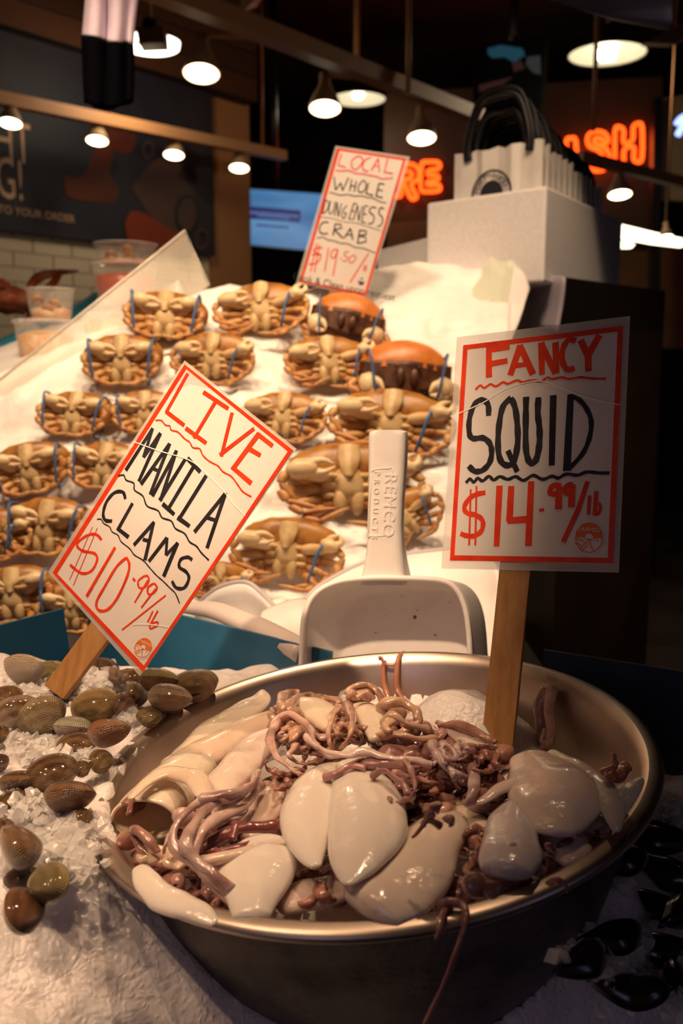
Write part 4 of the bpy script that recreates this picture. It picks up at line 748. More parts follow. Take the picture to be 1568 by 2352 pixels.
def valve(sgn, wdt=1.0, hgt=.80, dep=.30):
    """one shell half, unit width; umbo at the origin, shell grows along +y, dome along sgn*z"""
    vs = []; n1 = 12; n2 = 28
    for i in range(n1+1):
        t = i/n1
        for k_ in range(n2):
            a = 2*math.pi*k_/n2
            ex = .5*math.cos(a)*(1+.08*math.sin(a)); ey = .5*math.sin(a)
            ox = ex*wdt+.05*math.sin(a); oy = (ey+.42)*hgt
            x = ox*t+(.10*(1-t)); y = oy*t+.16*hgt*(1-t)
            z = dep*(1-t**2.4)**.72
            vs.append(V((x, y-(1-t)*.03, sgn*z)))
    fs = [(i*n2+k_, i*n2+(k_+1) % n2, (i+1)*n2+(k_+1) % n2, (i+1)*n2+k_) for i in range(n1) for k_ in range(n2)]
    if sgn < 0: fs = [tuple(reversed(f)) for f in fs]
    return vs, fs
def clam_proto():
    r = thing('clam', (0, 0, 0), 'clam', 'clam'); ORG[r.name] = V((0, 0, 0))
    for s, nm in ((1, 'valve'), (-1, 'valve')):
        vs, fs = valve(s); mk(nm, vs, fs, M['shell'], r, local=True, sub=1)
    vs, fs = tube([V((-.09, -.035, 0)), V((.0, -.05, 0)), V((.12, -.03, 0))], [.015, .03, .012], 8, 4); mk('hinge', vs, fs, M['mussel'], r, local=True)
    return r
proto_clam = clam_proto()
TN = (.56, .37, .17); BR = (.36, .20, .085); DK = (.16, .08, .035); GY = (.46, .30, .19); WP = (.68, .50, .38); PLc = (.62, .52, .38); YL = (.62, .43, .25)
CL = [  # px, py, width px, yaw, pitch, roll (deg), colour, dark, lift, label
 (55, 1541, 86, 160, 62, 10, WP, .15, .012, 'pinkish white clam standing open at the back left by the blue wall'),
 (112, 1549, 70, 20, 20, 0, TN, .3, .004, 'small tan clam half hidden right of the pinkish white one'),
 (168, 1549, 66, 190, 10, 0, YL, .2, .002, 'pale yellow clam lying at the foot of the clam sign stake'),
 (212, 1538, 70, 40, 30, 20, BR, .6, .004, 'brown clam just right of the clam sign stake'),
 (245, 1540, 60, 120, 50, 0, DK, .8, .006, 'dark clam with thin edge right of the clam sign stake'),
 (266, 1560, 52, 80, 60, 30, GY, .5, .010, 'small grey-brown clam on the ice edge below the sign corner'),
 (293, 1560, 42, 15, 40, 0, YL, .4, .008, 'tiny yellowish clam under the lower corner of clam sign'),
 (318, 1566, 60, 60, 45, 20, BR, .5, .010, 'thin brown clam leaning left of the large tan clam'),
 (364, 1570, 82, 200, 28, -12, TN, .25, .022, 'large tan striped clam on top, below the corner of clam sign'),
 (450, 1578, 96, 10, 18, 0, TN, .35, .016, 'broad tan clam at the back beside the bowl rim'),
 (312, 1602, 66, 85, 62, 10, BR, .7, .012, 'dark brown ribbed clam standing left of the bowl rim'),
 (388, 1610, 92, 195, 24, -10, YL, .4, .024, 'yellow-tan clam with black stripes touching the bowl rim'),
 (384, 1630, 66, 170, 20, 0, BR, .7, .008, 'brown checked clam below the yellow-tan one at bowl rim'),
 (345, 1655, 56, 30, 30, 10, TN, .4, .006, 'small tan clam squeezed against the rim left side'),
 (152, 1575, 76, 35, 30, 8, BR, .8, .006, 'dark clam half sunk in the top patch of ice'),
 (140, 1602, 56, 20, 15, 0, BR, .7, .000, 'brown clam buried in ice below the half sunk dark one'),
 (14, 1608, 70, 350, 25, 0, BR, .5, .004, 'brown clam at the left edge under the pinkish white one'),
 (42, 1648, 92, 20, 78, 0, GY, .6, .008, 'grey-brown clam seen edge-on at the left side'),
 (100, 1653, 98, 28, 82, 6, GY, .35, .014, 'olive clam seen edge-on, pointing up to the right'),
 (222, 1630, 96, 8, 48, 0, TN, .2, .014, 'tan lens-shaped clam in the middle of the pile'),
 (284, 1628, 60, 75, 72, 0, GY, .5, .012, 'grey clam standing on edge right of the tan lens-shaped one'),
 (168, 1682, 82, 170, 30, 0, PLc, .2, .014, 'pale grey-white clam left of a round brown clam'),
 (248, 1690, 90, 215, 38, -8, BR, .35, .022, 'round glossy brown clam right of the pale grey-white one'),
 (182, 1722, 90, 8, 22, 0, BR, .7, .002, 'brown clam partly under ice below the pale one'),
 (-2, 1695, 50, 90, 30, 0, BR, .7, .006, 'brown clam cut by the left frame edge, mid height'),
 (232, 1758, 62, 60, 50, 10, BR, .5, .010, 'brown clam wedged against the bowl just above its left end'),
 (-2, 1762, 50, 60, 30, 0, DK, .8, .006, 'dark clam cut by the left frame edge above the ribbed pair'),
 (40, 1808, 80, 185, 30, 5, BR, .75, .012, 'dark brown clam left of the long ribbed one'),
 (124, 1786, 104, 28, 42, 0, BR, .7, .022, 'long ribbed dark brown clam, gleaming, left of bowl'),
 (188, 1776, 44, 70, 40, 0, BR, .6, .012, 'small brown clam at the tip of the long ribbed one'),
 (158, 1838, 104, 205, 40, -10, BR, .85, .020, 'big dark banded clam against the left end of bowl'),
 (30, 1850, 66, 30, 20, 0, BR, .6, .004, 'brown clam half buried in ice below the ribbed pair'),
 (192, 1888, 46, 90, 50, 0, BR, .5, .006, 'reddish brown clam peeking out at the bowl left end'),
 (4, 1915, 60, 100, 30, 0, BR, .6, .008, 'brown clam at left frame edge above the big heart-shaped one'),
 (42, 1955, 118, 108, 55, 12, BR, .45, .024, 'big heart-shaped brown clam standing at the lower left'),
 (52, 2028, 70, 10, 20, 0, DK, .8, .002, 'dark clam hidden under the two lowest clams'),
 (116, 2042, 104, 300, 35, 10, TN, .25, .022, 'light brown fan-ribbed clam, second lowest at the left'),
 (50, 2104, 112, 95, 50, 0, BR, .35, .022, 'lowest clam in the picture, brown with fine ribs'),
]
for i, (px, py, wpx, yaw, pit, rol, col, dk, lift, lab) in enumerate(CL):
    r = proto_clam if i == 0 else copytree(proto_clam)
    p = ontop(px, py)
    if lift: 
        q = CAM+(p-CAM)*(1-lift/max(.1, (CAM.z-p.z))); p = q   # sits higher on the pile along the same line of sight
    s = 1.15*wpx*depth(p)/F; r.scale = (s, s, s)
    mxr = MX.Rotation(math.radians(yaw), 4, 'Z') @ MX.Rotation(math.radians(pit), 4, 'X') @ MX.Rotation(math.radians(rol), 4, 'Y')
    off = mxr @ V((.03, .34, 0)); r.rotation_euler = mxr.to_euler(); r.location = p-V(off)*s+V((0, 0, .004))
    tag(r, lab, 'clam', 'live clams on ice at the left')
    g = random.Random(i)
    for ch in r.children:
        if ch.name.startswith('valve'): ch.color = tuple(c*g.uniform(.85, 1.15) for c in col)+(dk,)
# ---------------------------------------------------------------- black mussels on ice, lower right
def mussel_proto():
    r = thing('mussel', (0, 0, 0), 'mussel', 'mussel'); ORG[r.name] = V((0, 0, 0))
    for s in (1, -1):
        vs = []; n1 = 10; n2 = 24
        for i in range(n1+1):
            t = i/n1
            for k_ in range(n2):
                a = 2*math.pi*k_/n2; x = .5*math.cos(a); w_ = .24*(1-.55*max(0, -math.cos(a)))*math.sin(a)
                vs.append(V((x*t, w_*t+.05*math.cos(2*a)*t, s*.17*(1-t**2.2)**.7)))
        fs = [(i*n2+k_, i*n2+(k_+1) % n2, (i+1)*n2+(k_+1) % n2, (i+1)*n2+k_) for i in range(n1) for k_ in range(n2)]
        mk('valve', vs, fs if s > 0 else [tuple(reversed(f)) for f in fs], M['mussel'], r, local=True, sub=1)
    return r
pm = mussel_proto()
MU = [(1490, 1945, 190, -35, 30, 'long black mussel touching the right end of the steel bowl'), (1530, 2030, 170, -50, 40, 'black mussel with amber sheen at the right frame edge'), (1420, 2010, 150, 10, 30, 'black mussel under the bowl rim at right'),
      (1390, 2080, 170, 70, 35, 'black mussel standing beside the bowl side'), (1470, 2110, 200, -30, 30, 'large black mussel in the middle of the right-hand mussels'), (1550, 2130, 150, 50, 40, 'black mussel cut off by the right frame edge'),
      (1400, 2190, 180, 20, 25, 'black mussel left of the lowest ones'), (1500, 2210, 180, -20, 30, 'black glinting mussel near the bottom right'), (1330, 2250, 180, 40, 20, 'black mussel at the bottom, nearest the bowl'), (1440, 2310, 190, -10, 25, 'lowest black mussel at the bottom frame edge'), (1545, 2290, 150, 70, 35, 'black mussel in the bottom right corner')]
for i, (px, py, wpx, yaw, pit, lab) in enumerate(MU):
    r = pm if i == 0 else copytree(pm); p = ontop(px, py)+V((0, 0, .012)); s = wpx*depth(p)/F; r.scale = (s, s, s)
    r.rotation_euler = (MX.Rotation(math.radians(yaw), 4, 'Z') @ MX.Rotation(math.radians(pit), 4, 'X')).to_euler(); r.location = p; tag(r, lab, 'mussel', 'black mussels on ice at lower right')
# ---------------------------------------------------------------- bank of ice with the crabs
bA = P(784, 1400, 1.45); bB = P(784, 640, 1.95); bs_ = (bB-bA).normalized(); bn_ = V((0, -bs_.z, bs_.y)); bn_ = bn_ if bn_.y < 0 else -bn_
def Sk(px, py, lift=0): return PP(px, py, bA+bn_*lift, bn_)
def topy(px):  # image height of the crest of the ice
    T = [(0, 900), (180, 800), (330, 720), (470, 655), (520, 640), (600, 652), (680, 655), (760, 640), (850, 602), (900, 588), (960, 588), (1020, 596), (1080, 606), (1130, 600), (1168, 640), (1200, 720)]
    for a, b in zip(T, T[1:]):
        if px <= b[0]: return a[1]+(b[1]-a[1])*max(0, (px-a[0]))/(b[0]-a[0])
    return T[-1][1]
rows = []; NX = 150; NY = 110
for j in range(NY+1):
    t = j/NY; r = []
    for i in range(NX+1):
        px = -330+(1172+330)*i/NX
        ty = topy(px) if px > 0 else 900; b0 = 1460
        if t < .88:
            s = t/.88; py = b0+(ty+14-b0)*s; p = Sk(px, py)
            led = abs(math.sin((p.z-.93)*math.pi/.105+px*.0009)); n = fbm(p, 7, 3)*.016+fbm(p, 40, 2)*.004+(led-.6)*.014
            p = p+bn_*n
        else:
            s = (t-.88)/.12; p = Sk(px, ty+14)+V((0, .30*s, .012*math.sin(s*2)-.10*s*s)); p += V((0, 0, fbm(p, 9, 3)*.010))
        r.append(p)
    rows.append(r)
vs, fs = grid(rows)
# close down to the stand
m = NX+1; nb = len(vs); edge = [i for i in range(m)]+[j*m+NX for j in range(1, NY+1)]+[NY*m+i for i in range(NX-1, -1, -1)]+[j*m for j in range(NY-1, 0, -1)]
vs += [V((vs[i].x, max(vs[i].y, 1.40), .742)) for i in edge]
for k_ in range(len(edge)): fs.append((edge[k_], nb+k_, nb+(k_+1) % len(edge), edge[(k_+1) % len(edge)]))
tag(mk('ice_bank', vs, fs, M['icebank']), 'steep bank of white crushed ice carrying the rows of crabs', 'ice', kind='stuff')
# ---------------------------------------------------------------- crabs
def seg(pts, rads, flat=.62, up=(0, -1, 0), ns=8): return tube([V(p) for p in pts], rads, ns, 3, flat, up)
def ell(c, rx, ry, rz, cut=None, n1=14, n2=22, bump=0):
    vs = []
    for i in range(n1+1):
        th = math.pi*i/n1
        for k_ in range(n2):
            a = 2*math.pi*k_/n2; v = V((math.sin(th)*math.cos(a), math.sin(th)*math.sin(a), math.cos(th)))
            q = V((c[0]+v.x*rx, c[1]+v.y*ry, c[2]+v.z*rz)); vs.append(q+noise.noise_vector(q*60)*bump)
    return vs, [(i*n2+k_, i*n2+(k_+1) % n2, (i+1)*n2+(k_+1) % n2, (i+1)*n2+k_) for i in range(n1) for k_ in range(n2)]
def mirror(vf, s): return ([V((v.x*s, v.y, v.z)) for v in vf[0]], vf[1] if s > 0 else [tuple(reversed(f)) for f in vf[1]])
def leg(path, r, s, root, m=None, name='leg'):
    """jointed leg: path of joints, each segment its own bulge"""
    parts = []
    for k_ in range(len(path)-1):
        a, b = V(path[k_]), V(path[k_+1]); q = r*(1-.18*k_)
        last = k_ == len(path)-2 and k_ >= 2
        parts.append(seg([a, a+(b-a)*.12, a+(b-a)*.6, b], [q*.55, q*.95, q*1.0, q*(.2 if last else .72)]))
    return mk(name, *mirror(merge(*parts), s), m or M['crableg'], root, local=True)
def claw(base, palm, tip, r, s, root, open_=.25):
    """claw: arm joint, palm and two fingers with a gap"""
    b, p, t = V(base), V(palm), V(tip); d = (t-p).normalized(); up = V((0, -1, 0)); sd = d.cross(up).normalized()
    arm = seg([b, b+(p-b)*.4, p], [r*.5, r*.75, r*.6])
    o = mk('claw', *mirror(merge(arm, seg([p-d*r*.3, p+d*r*.5, p+(t-p)*.45, p+(t-p)*.6], [r*.5, r*1.05, r*.95, r*.5], .7),
        seg([p+(t-p)*.42+sd*r*.38, p+(t-p)*.72+sd*r*(.5+open_), t+sd*r*.12], [r*.55, r*.38, r*.08], .8),
        seg([p+(t-p)*.42-sd*r*.42, p+(t-p)*.72-sd*r*(.42+open_), t-sd*r*.10], [r*.5, r*.34, r*.08], .8)), s), M['crabclaw'], root, local=True)
    return o
def band(x, z0, z1, y0, y1, s, root, lean=.0):
    n = 16; pts = []
    for k_ in range(n):
        a = 2*math.pi*k_/n; pts.append(V((x+lean*math.sin(a), (y0+y1)/2+(y1-y0)/2*math.copysign(abs(math.cos(a))**.5, math.cos(a)), (z0+z1)/2+(z1-z0)/2*math.copysign(abs(math.sin(a))**.7, math.sin(a)))))
    pts.append(pts[0]); vs, fs = tube(pts, [.0026]*len(pts), 6, 2, .8)
    mk('rubber_band', *mirror((vs, fs), s), M['band'], root, local=True)
def belly(root, wide=1):
    mk('carapace', *ell((0, .014, .016), .072*wide, .026, .048, bump=.003), M['crabshell'], root, local=True)
    flap = [[V((-.011, -.010, .055)), V((0, -.015, .057)), V((.011, -.010, .055))], [V((-.013, -.014, .040)), V((0, -.021, .040)), V((.013, -.014, .040))], [V((-.010, -.020, .024)), V((0, -.027, .024)), V((.010, -.020, .024))], [V((-.005, -.024, .008)), V((0, -.030, .006)), V((.005, -.024, .008))]]
    mk('tail_flap', *loft(flap, 4, 6), M['crabbelly'], root, local=True, solid=.004)
    parts = [ell((0, -.012, -.006), .021, .016, .030, bump=.002), ell((-.010, -.017, -.030), .0085, .010, .022), ell((.010, -.017, -.030), .0085, .010, .022), ell((0, -.013, -.028), .006, .006, .016)]
    for s in (-1, 1):
        for k_ in range(3): parts.append(ell((s*(.018+.002*k_), -.012, .008-.015*k_), .011, .011, .0062))
    mk('belly_plate', *merge(*parts), M['crabbelly'], root, local=True)
def crabA():
    """compact: claws folded up into a V, legs tucked, bands at both sides"""
    r = thing('crab', (0, 0, 0), 'crab', 'crab'); belly(r)
    for s in (1, -1):
        claw((.020, -.018, .004), (.052, -.026, .030), (.007, -.030, .018), .0145, s, r, .06)
        for k_ in range(4):
            a = math.radians((12, -12, -34, -58)[k_]); d = V((math.cos(a), 0, math.sin(a))); b = math.radians((-95, -118, -140, -165)[k_]); e = V((math.cos(b), 0, math.sin(b))); q0 = V((.018, -.016, .004-.009*k_)); L = (.046, .046, .038, .030)[k_]
            q1 = q0+d*L+V((0, -.010-.003*k_, 0)); q2 = q1+e*.018+V((0, -.006, 0)); q3 = q2+V((math.cos(b-.5), 0, math.sin(b-.5)))*(.032-.004*k_)+V((0, .002, 0))
            leg([q0, q0+d*.014, q1, q2, q3], .0102-.0006*k_, s, r)
        band(.050, -.048, .048, -.040, .020, s, r, .006)
    return r
def crabB():
    """opened out: brown dome visible, legs laid sideways, one claw folded up"""
    r = thing('crab', (0, 0, 0), 'crab', 'crab'); belly(r, 1.05)
    for s in (1, -1):
        for k_ in range(4):
            a = math.radians((14, -4, -20, -40)[k_]); d = V((math.cos(a), 0, math.sin(a))); b = math.radians((-60, -100, -128, -150)[k_])+.2*s; e = V((math.cos(b), 0, math.sin(b))); q0 = V((.018, -.014, .000-.010*k_)); L = (.056, .060, .052, .042)[k_]
            q1 = q0+d*L+V((0, -.008-.004*k_, 0)); q2 = q1+e*.018+V((0, -.006, 0)); q3 = q2+V((math.cos(b-.9), 0, math.sin(b-.9)))*.040
            leg([q0, q0+d*.014, q1, q2, q3], .0106-.0006*k_, s, r)
    claw((.022, -.016, .006), (.058, -.030, .012), (.078, -.028, .040), .0145, 1, r, .1)
    claw((.022, -.016, .006), (.066, -.030, .016), (.016, -.034, .022), .0150, -1, r, .15)
    band(.046, -.050, .020, -.044, -.004, 1, r, .008)
    return r
def crabC():
    """right way up, seen from the front: orange back over a dark face, claws folded below"""
    r = thing('crab', (0, 0, 0), 'crab', 'crab')
    n = 30; rows = []
    for t, zz, w_ in ((0, .010, 1.0), (.25, .024, .96), (.55, .040, .80), (.8, .050, .52), (1, .054, .08)):
        rows.append([V((.085*w_*math.cos(a), -.030*w_*(1 if math.sin(a) > 0 else -2.0)*-abs(math.sin(a))*-1 if False else .055*w_*math.sin(a)+.012, zz-.006*abs(math.cos(a))*w_)) for a in [2*math.pi*k_/n for k_ in range(n+1)]])
    mk('carapace', *loft(rows, 1, 4), M['crabtop'], r, local=True)
    f = [[V((x, -.046+.32*abs(x)+.004*math.sin(x*300), z+(.003 if z > 0 else .012*abs(x)/.07))) for x in [(-.08+.16*k_/16) for k_ in range(17)]] for z in (.012, -.008, -.030)]
    mk('face', *loft(f, 1, 3), M['crabunder'], r, local=True, solid=.006)
    parts = [ell((s*.012, -.050, -.008), .008, .006, .012) for s in (-1, 1)]+[ell((s*.020, -.050, .006), .003, .004, .003) for s in (-1, 1)]
    mk('mouth', *merge(*parts), M['crabunder'], r, local=True)
    for s in (1, -1):
        claw((.040, -.030, -.022), (.076, -.036, -.014), (.040, -.052, -.030), .015, s, r, .05)
        for k_ in range(3): leg([(.04, -.01, -.018-.007*k_), (.085-.004*k_, -.012, -.010-.010*k_), (.098-.006*k_, -.018, -.022-.010*k_), (.070, -.030, -.034-.006*k_)], .008, s, r)
        band(.060, -.040, .030, -.056, .010, s, r, .01)
    return r
PRO = {'A': crabA(), 'B': crabB(), 'C': crabC()}; used = set(); WID = {'A': .150, 'B': .168, 'C': .205}
CRABS = [(380, 732, 'A', 205, 2, 'crab at the back left of the ice, below the clear divider, banded both sides'), (602, 712, 'B', 225, -6, 'pale crab with spread legs at the back, left of the crab sign stake'), (282, 832, 'A', 195, 3, 'crab just left of and below the back left one, two bands'),
         (492, 822, 'B', 200, 4, 'crab with opened brown shell right above the top of the clam sign'), (798, 742, 'C', 215, 12, 'orange-backed crab under the narrow crab sign stake'), (752, 832, 'B', 215, -4, 'crab showing its belly directly below the upper orange-backed crab'),
         (175, 957, 'A', 185, 4, 'crab in the left column level with the upper left corner of clam sign'), (335, 950, 'A', 165, 0, 'crab partly hidden behind the upper left edge of the clam sign'), (652, 958, 'B', 205, 2, 'crab with smooth brown dome right of the upper part of clam sign'),
         (928, 866, 'C', 265, 4, 'large orange-backed crab touching the left edge of the squid sign'), (898, 972, 'B', 290, 4, 'wide crab with a white claw below the large orange-backed one'), (70, 1080, 'A', 195, -6, 'crab cut by the left frame edge with a pale blue band on its right'),
         (245, 1075, 'A', 185, 4, 'crab left of the middle of the clam sign edge'), (800, 1108, 'B', 330, 0, 'big crab with broad belly behind the scoop handle'), (112, 1214, 'A', 215, 4, 'crab with a blue band left of the lower corner of the clam sign'),
         (662, 1265, 'B', 265, 2, 'crab with brown dome nearest the white vinyl sheet, left of scoop'), (35, 1370, 'A', 215, -8, 'crab at the lower left edge just above the blue wall'), (165, 1400, 'A', 175, 4, 'crab lowest on the ice, between blue wall and sign stake'),
         (-20, 1225, 'B', 200, 0, 'orange crab leg bundle cut by the left frame edge'), (505, 1335, 'B', 150, 6, 'crab mostly hidden behind the right edge of the clam sign'), (925, 1190, 'B', 190, -30, 'crab mostly hidden behind the scoop handle, one claw at right')]
for i, (px, py, kd, wpx, rot, lab) in enumerate(CRABS):
    r = PRO[kd] if kd not in used else copytree(PRO[kd]); used.add(kd); g = random.Random(i*7+1)
    p = Sk(px, py, .030); s = wpx*depth(p)/F/WID[kd]; r.location = p
    sy = .9 if kd != 'C' else 1
    r.scale = (s, s*sy, s*(1.25 if kd == 'C' else (.80 if wpx < 240 else .76)))
    r.rotation_euler = (math.radians(g.uniform(-16, -6) if kd != 'C' else -12), math.radians(rot+g.uniform(-3, 3)), math.radians(g.uniform(-9, 9)))
    tag(r, lab, 'crab', 'cooked crabs set in rows on the ice bank')
# ---------------------------------------------------------------- clear divider, cups of seafood, blue lining at the far left
dv = thing('acrylic_divider', P(300, 760, 1.75), 'clear frosted acrylic divider with a pointed corner, between crabs and cups', 'divider')
D = [P(-30, 896, 1.745), P(425, 530, 1.99), P(480, 655, 1.98), P(300, 800, 1.90), P(120, 930, 1.84), P(-30, 1010, 1.80)]
dn_ = (D[1]-D[0]).cross(D[2]-D[1]).normalized(); D = [p-dn_*((p-D[0]).dot(dn_)) for p in D]
vs = D+[p+dn_*.004 for p in D]; mk('sheet', vs, [tuple(range(5, -1, -1)), tuple(range(6, 12))]+[(i, (i+1) % 6, 6+(i+1) % 6, 6+i) for i in range(6)], M['frost'], dv, smooth=False)
mk('polished_edge', *tube([D[0], D[1], D[2]], [.0028]*3, 6, 1), M['acryledge'], dv)
M['blueliner'] = mat('blue_liner', (.03, .22, .34), .4); M['cockt'] = noisy(mat('seafood_cocktail', (.75, .36, .14), .35, sss=.15), (.80, .58, .36), 55, .4, .6, bump=.8, bscale=90, dist=.004); M['redc'] = mat('cocktail_sauce', (.55, .07, .02), .3)
M['kingcrab'] = noisy(mat('red_crab_leg', (.50, .09, .03), .4), (.60, .26, .12), 20)
lin = [[P(-40, 800, 2.3), P(60, 752, 2.42), P(170, 700, 2.55), P(240, 660, 2.65), P(330, 620, 2.8)], [P(-40, 850, 2.2), P(60, 812, 2.32), P(170, 752, 2.45), P(240, 715, 2.55), P(330, 680, 2.7)], [P(-40, 960, 2.15), P(60, 930, 2.2), P(170, 900, 2.3), P(240, 880, 2.4), P(330, 850, 2.5)]]
tag(mk('blue_liner', *loft(lin, 4, 3), M['blueliner'], solid=.004), 'blue plastic liner of the ice tray behind the seafood cups at left', 'liner')
sl = [[P(-200, 1010, 1.75), P(0, 900, 1.8), P(150, 830, 1.9), P(300, 760, 2.05), P(420, 690, 2.2)], [P(-200, 860, 2.15), P(0, 820, 2.2), P(100, 780, 2.3), P(300, 720, 2.45), P(420, 665, 2.5)]]
vs, fs = loft(sl, 8, 8); vs = [v+V((0, 0, fbm(v, 12, 3)*.012)) for v in vs]
tag(mk('ice_slope', vs, fs, M['icebank'], solid=.05), 'ice slope under the seafood cups left of the divider', 'ice', kind='stuff')
def cup(px, pyb, d, wpx, hpx, label, fillh=.72, m='cockt', lid=True):
    b = P(px, pyb, d); r = wpx*d/F/2; h = hpx*d/F; up = V((0, 0, 1)); root = thing('seafood_cup', b, label, 'cup', 'clear cups of seafood at the far left')
    mk('cup', *lathe([(.0, 0), (r*.78, 0), (r*.84, .004), (r*.98, h*.92), (r*1.04, h*.94), (r*1.04, h*.97)], b, up, 32), M['clear'], root)
    vs, fs = lathe([(.0, .004), (r*.76, .004), (r*.74+r*.2*fillh, h*fillh*.9), (r*.5, h*fillh), (0, h*fillh*1.03)], b, up, 28); mk('seafood', [v+noise.noise_vector(v*50)*.003 for v in vs], fs, M[m], root)
    if m == 'cockt':
        for k_ in range(3):
            a = k_*2.1+px; c = b+V((math.cos(a)*r*.45, -abs(math.sin(a))*r*.6, h*(.3+.14*k_))); mk('shrimp', *tube([c+V((-.014, 0, -.006)), c+V((-.006, -.008, .008)), c+V((.008, -.008, .006)), c+V((.010, 0, -.008))], [.003, .007, .006, .002], 8, 4), M['crableg'], root)
    if lid: mk('lid', *lathe([(r*1.06, h*.93), (r*1.06, h*.985), (r*.9, h*1.0), (r*.86, h*.975), (0, h*.975)], b, up, 32), M['clear'], root)
cup(108, 868, 1.99, 135, 132, 'lower clear cup of shrimp at left, nearest the divider', .8); cup(118, 738, 2.05, 108, 74, 'clear lidded cup stacked on the lower shrimp cup at left', .4)
cup(290, 700, 2.18, 150, 92, 'clear cup with red sauce behind the divider corner', .75, 'redc'); cup(290, 612, 2.2, 140, 50, 'empty-looking clear cup stacked on the red sauce cup', .3)
cup(245, 790, 2.06, 110, 70, 'clear cup of orange seafood blurred behind the divider', .7)
kc = thing('king_crab', P(60, 700, 2.5), 'red crab with long raised legs at the far left edge', 'crab')
mk('shell', *[(lambda q: ([P(25, 690, 2.5)+v for v in q[0]], q[1]))(ell((0, 0, 0), .075, .06, .035, bump=.01))][0], M['kingcrab'], kc)
for pts, r0 in (([(50, 720), (70, 660), (100, 632), (178, 622)], .013), ([(60, 740), (90, 690), (130, 640), (140, 618)], .011), ([(30, 690), (20, 660), (0, 650), (-20, 690)], .011), ([(70, 720), (60, 760), (30, 790)], .012), ([(100, 690), (110, 660), (130, 650)], .008)):
    mk('leg', *tube([P(x, y, 2.45+.001*x) for x, y in pts], [r0*.8]+[r0]*(len(pts)-2)+[r0*.3], 8, 4), M['kingcrab'], kc)
# ---------------------------------------------------------------- right: board, cabinet, foam box, bags
rb = [[P(1168, 600, 1.98), P(1185, 612, 1.96), P(1205, 632, 1.94), P(1215, 665, 1.92)], [P(1150, 700, 1.90), P(1165, 710, 1.89), P(1185, 720, 1.88), P(1198, 720, 1.87)], [P(1110, 860, 1.80), P(1125, 870, 1.79), P(1140, 880, 1.78), P(1150, 880, 1.77)], [P(1060, 1330, 1.5), P(1085, 1330, 1.49), P(1110, 1330, 1.48), P(1125, 1330, 1.47)]]
tag(mk('side_board', *loft(rb, 4, 5), M['vinyl'], solid=.006), 'white rounded plastic board along the right side of the crab ice', 'board')
M['greenfilm'] = mat('green_film', (.70, .74, .58), .25, alpha=.6)
tag(mk('plastic_film', *loft([[P(1085, 640, 1.97), P(1108, 612, 1.97), P(1125, 588, 1.97), P(1146, 600, 1.96), P(1180, 598, 1.95)], [P(1085, 690, 1.92), P(1110, 690, 1.91), P(1130, 692, 1.9), P(1150, 694, 1.9), P(1166, 698, 1.89)]], 1, 3), M['greenfilm'], smooth=False), 'torn greenish clear plastic sheet stuck in the ice beside the foam box', 'sheet')
# low white board behind the ice
lb = [P(868, 575, 2.35), P(985, 545, 2.25)]
tag(mk('back_board', *hexa([p-V((0, 0, .2)) for p in (lb[0], lb[1], lb[1]+V((0, .03, 0)), lb[0]+V((0, .03, 0)))], [lb[0], lb[1], lb[1]+V((0, .03, 0)), lb[0]+V((0, .03, 0))]), M['foam'], smooth=False), 'low white board behind the ice crest, left of foam box', 'board')
cA, cB, cC2 = P(1178, 655, 2.25), P(1300, 637, 1.92), P(1528, 668, 2.25)
cD = cA+(cC2-cB); zt = cB.z; cT = [V((p.x, p.y, zt)) for p in (cA, cB, cC2, cD)]
M['cabinet'] = noisy(mat('dark_cabinet', (.020, .013, .010), .28, spec=.5), (.035, .02, .012), 4)
cb = thing('dark_cabinet', V((cB.x, cB.y, 0)), 'tall dark glossy cabinet under the foam box at the right', 'cabinet')
mk('body', *hexa([V((p.x, p.y, .0)) for p in cT], [p-V((0, 0, .10)) for p in cT]), M['cabinet'], cb, smooth=False)
ins = [cT[0]+(cT[2]-cT[0])*.05, cT[1]+(cT[3]-cT[1])*.05, cT[2]+(cT[0]-cT[2])*.05, cT[3]+(cT[1]-cT[3])*.05]
fv = cT+ins+[p-V((0, 0, .10)) for p in cT]; fr_ = [(i, (i+1) % 4, 4+(i+1) % 4, 4+i) for i in range(4)]+[(8+i, 8+(i+1) % 4, (i+1) % 4, i) for i in range(4)]
mk('raised_rim', fv, fr_, M['dark'], cb, smooth=False)
tu = [P(1205, 650, 2.12), P(1262, 640, 1.99), P(1298, 640, 1.925)]; 
tag(mk('grey_tub', *loft([[p+V((0, .02, 0)) for p in tu], tu, [p-V((.004, 0, .055)) for p in tu], [p-V((.012, 0, .11)) for p in tu]], 3, 3), M['tub'], solid=.004), 'small grey-violet plastic tub wall under the foam box corner', 'tub')
FL, FC, FR = P(980, 462, 2.1), P(1255, 426, 1.9), P(1430, 505, 2.34); zt = FC.z; FL.z = FR.z = zt; FB = FL+(FR-FC); zb2 = P(1250, 645, 1.9).z; H_ = zt-zb2
fbx = thing('foam_box', V((FC.x, FC.y, zb2)), 'white styrofoam box holding a row of paper bags', 'box')
uu = (FL-FC); vv_ = (FR-FC); un, vn = uu.normalized(), vv_.normalized(); t_ = .022; O = [FL, FC, FR, FB]; I_ = [FL+(-un+vn)*t_, FC+(un+vn)*t_, FR+(un-vn)*t_, FB+(-un-vn)*t_]
dz = V((0, 0, H_)); vs = O+I_+[p-dz for p in O]+[p-dz+V((0, 0, t_)) for p in I_]
fs = [(i, (i+1) % 4, 4+(i+1) % 4, 4+i) for i in range(4)]+[(8+i, 8+(i+1) % 4, (i+1) % 4, i) for i in range(4)]+[(4+i, 4+(i+1) % 4, 12+(i+1) % 4, 12+i) for i in range(4)]+[(8, 11, 10, 9), (12, 13, 14, 15)]
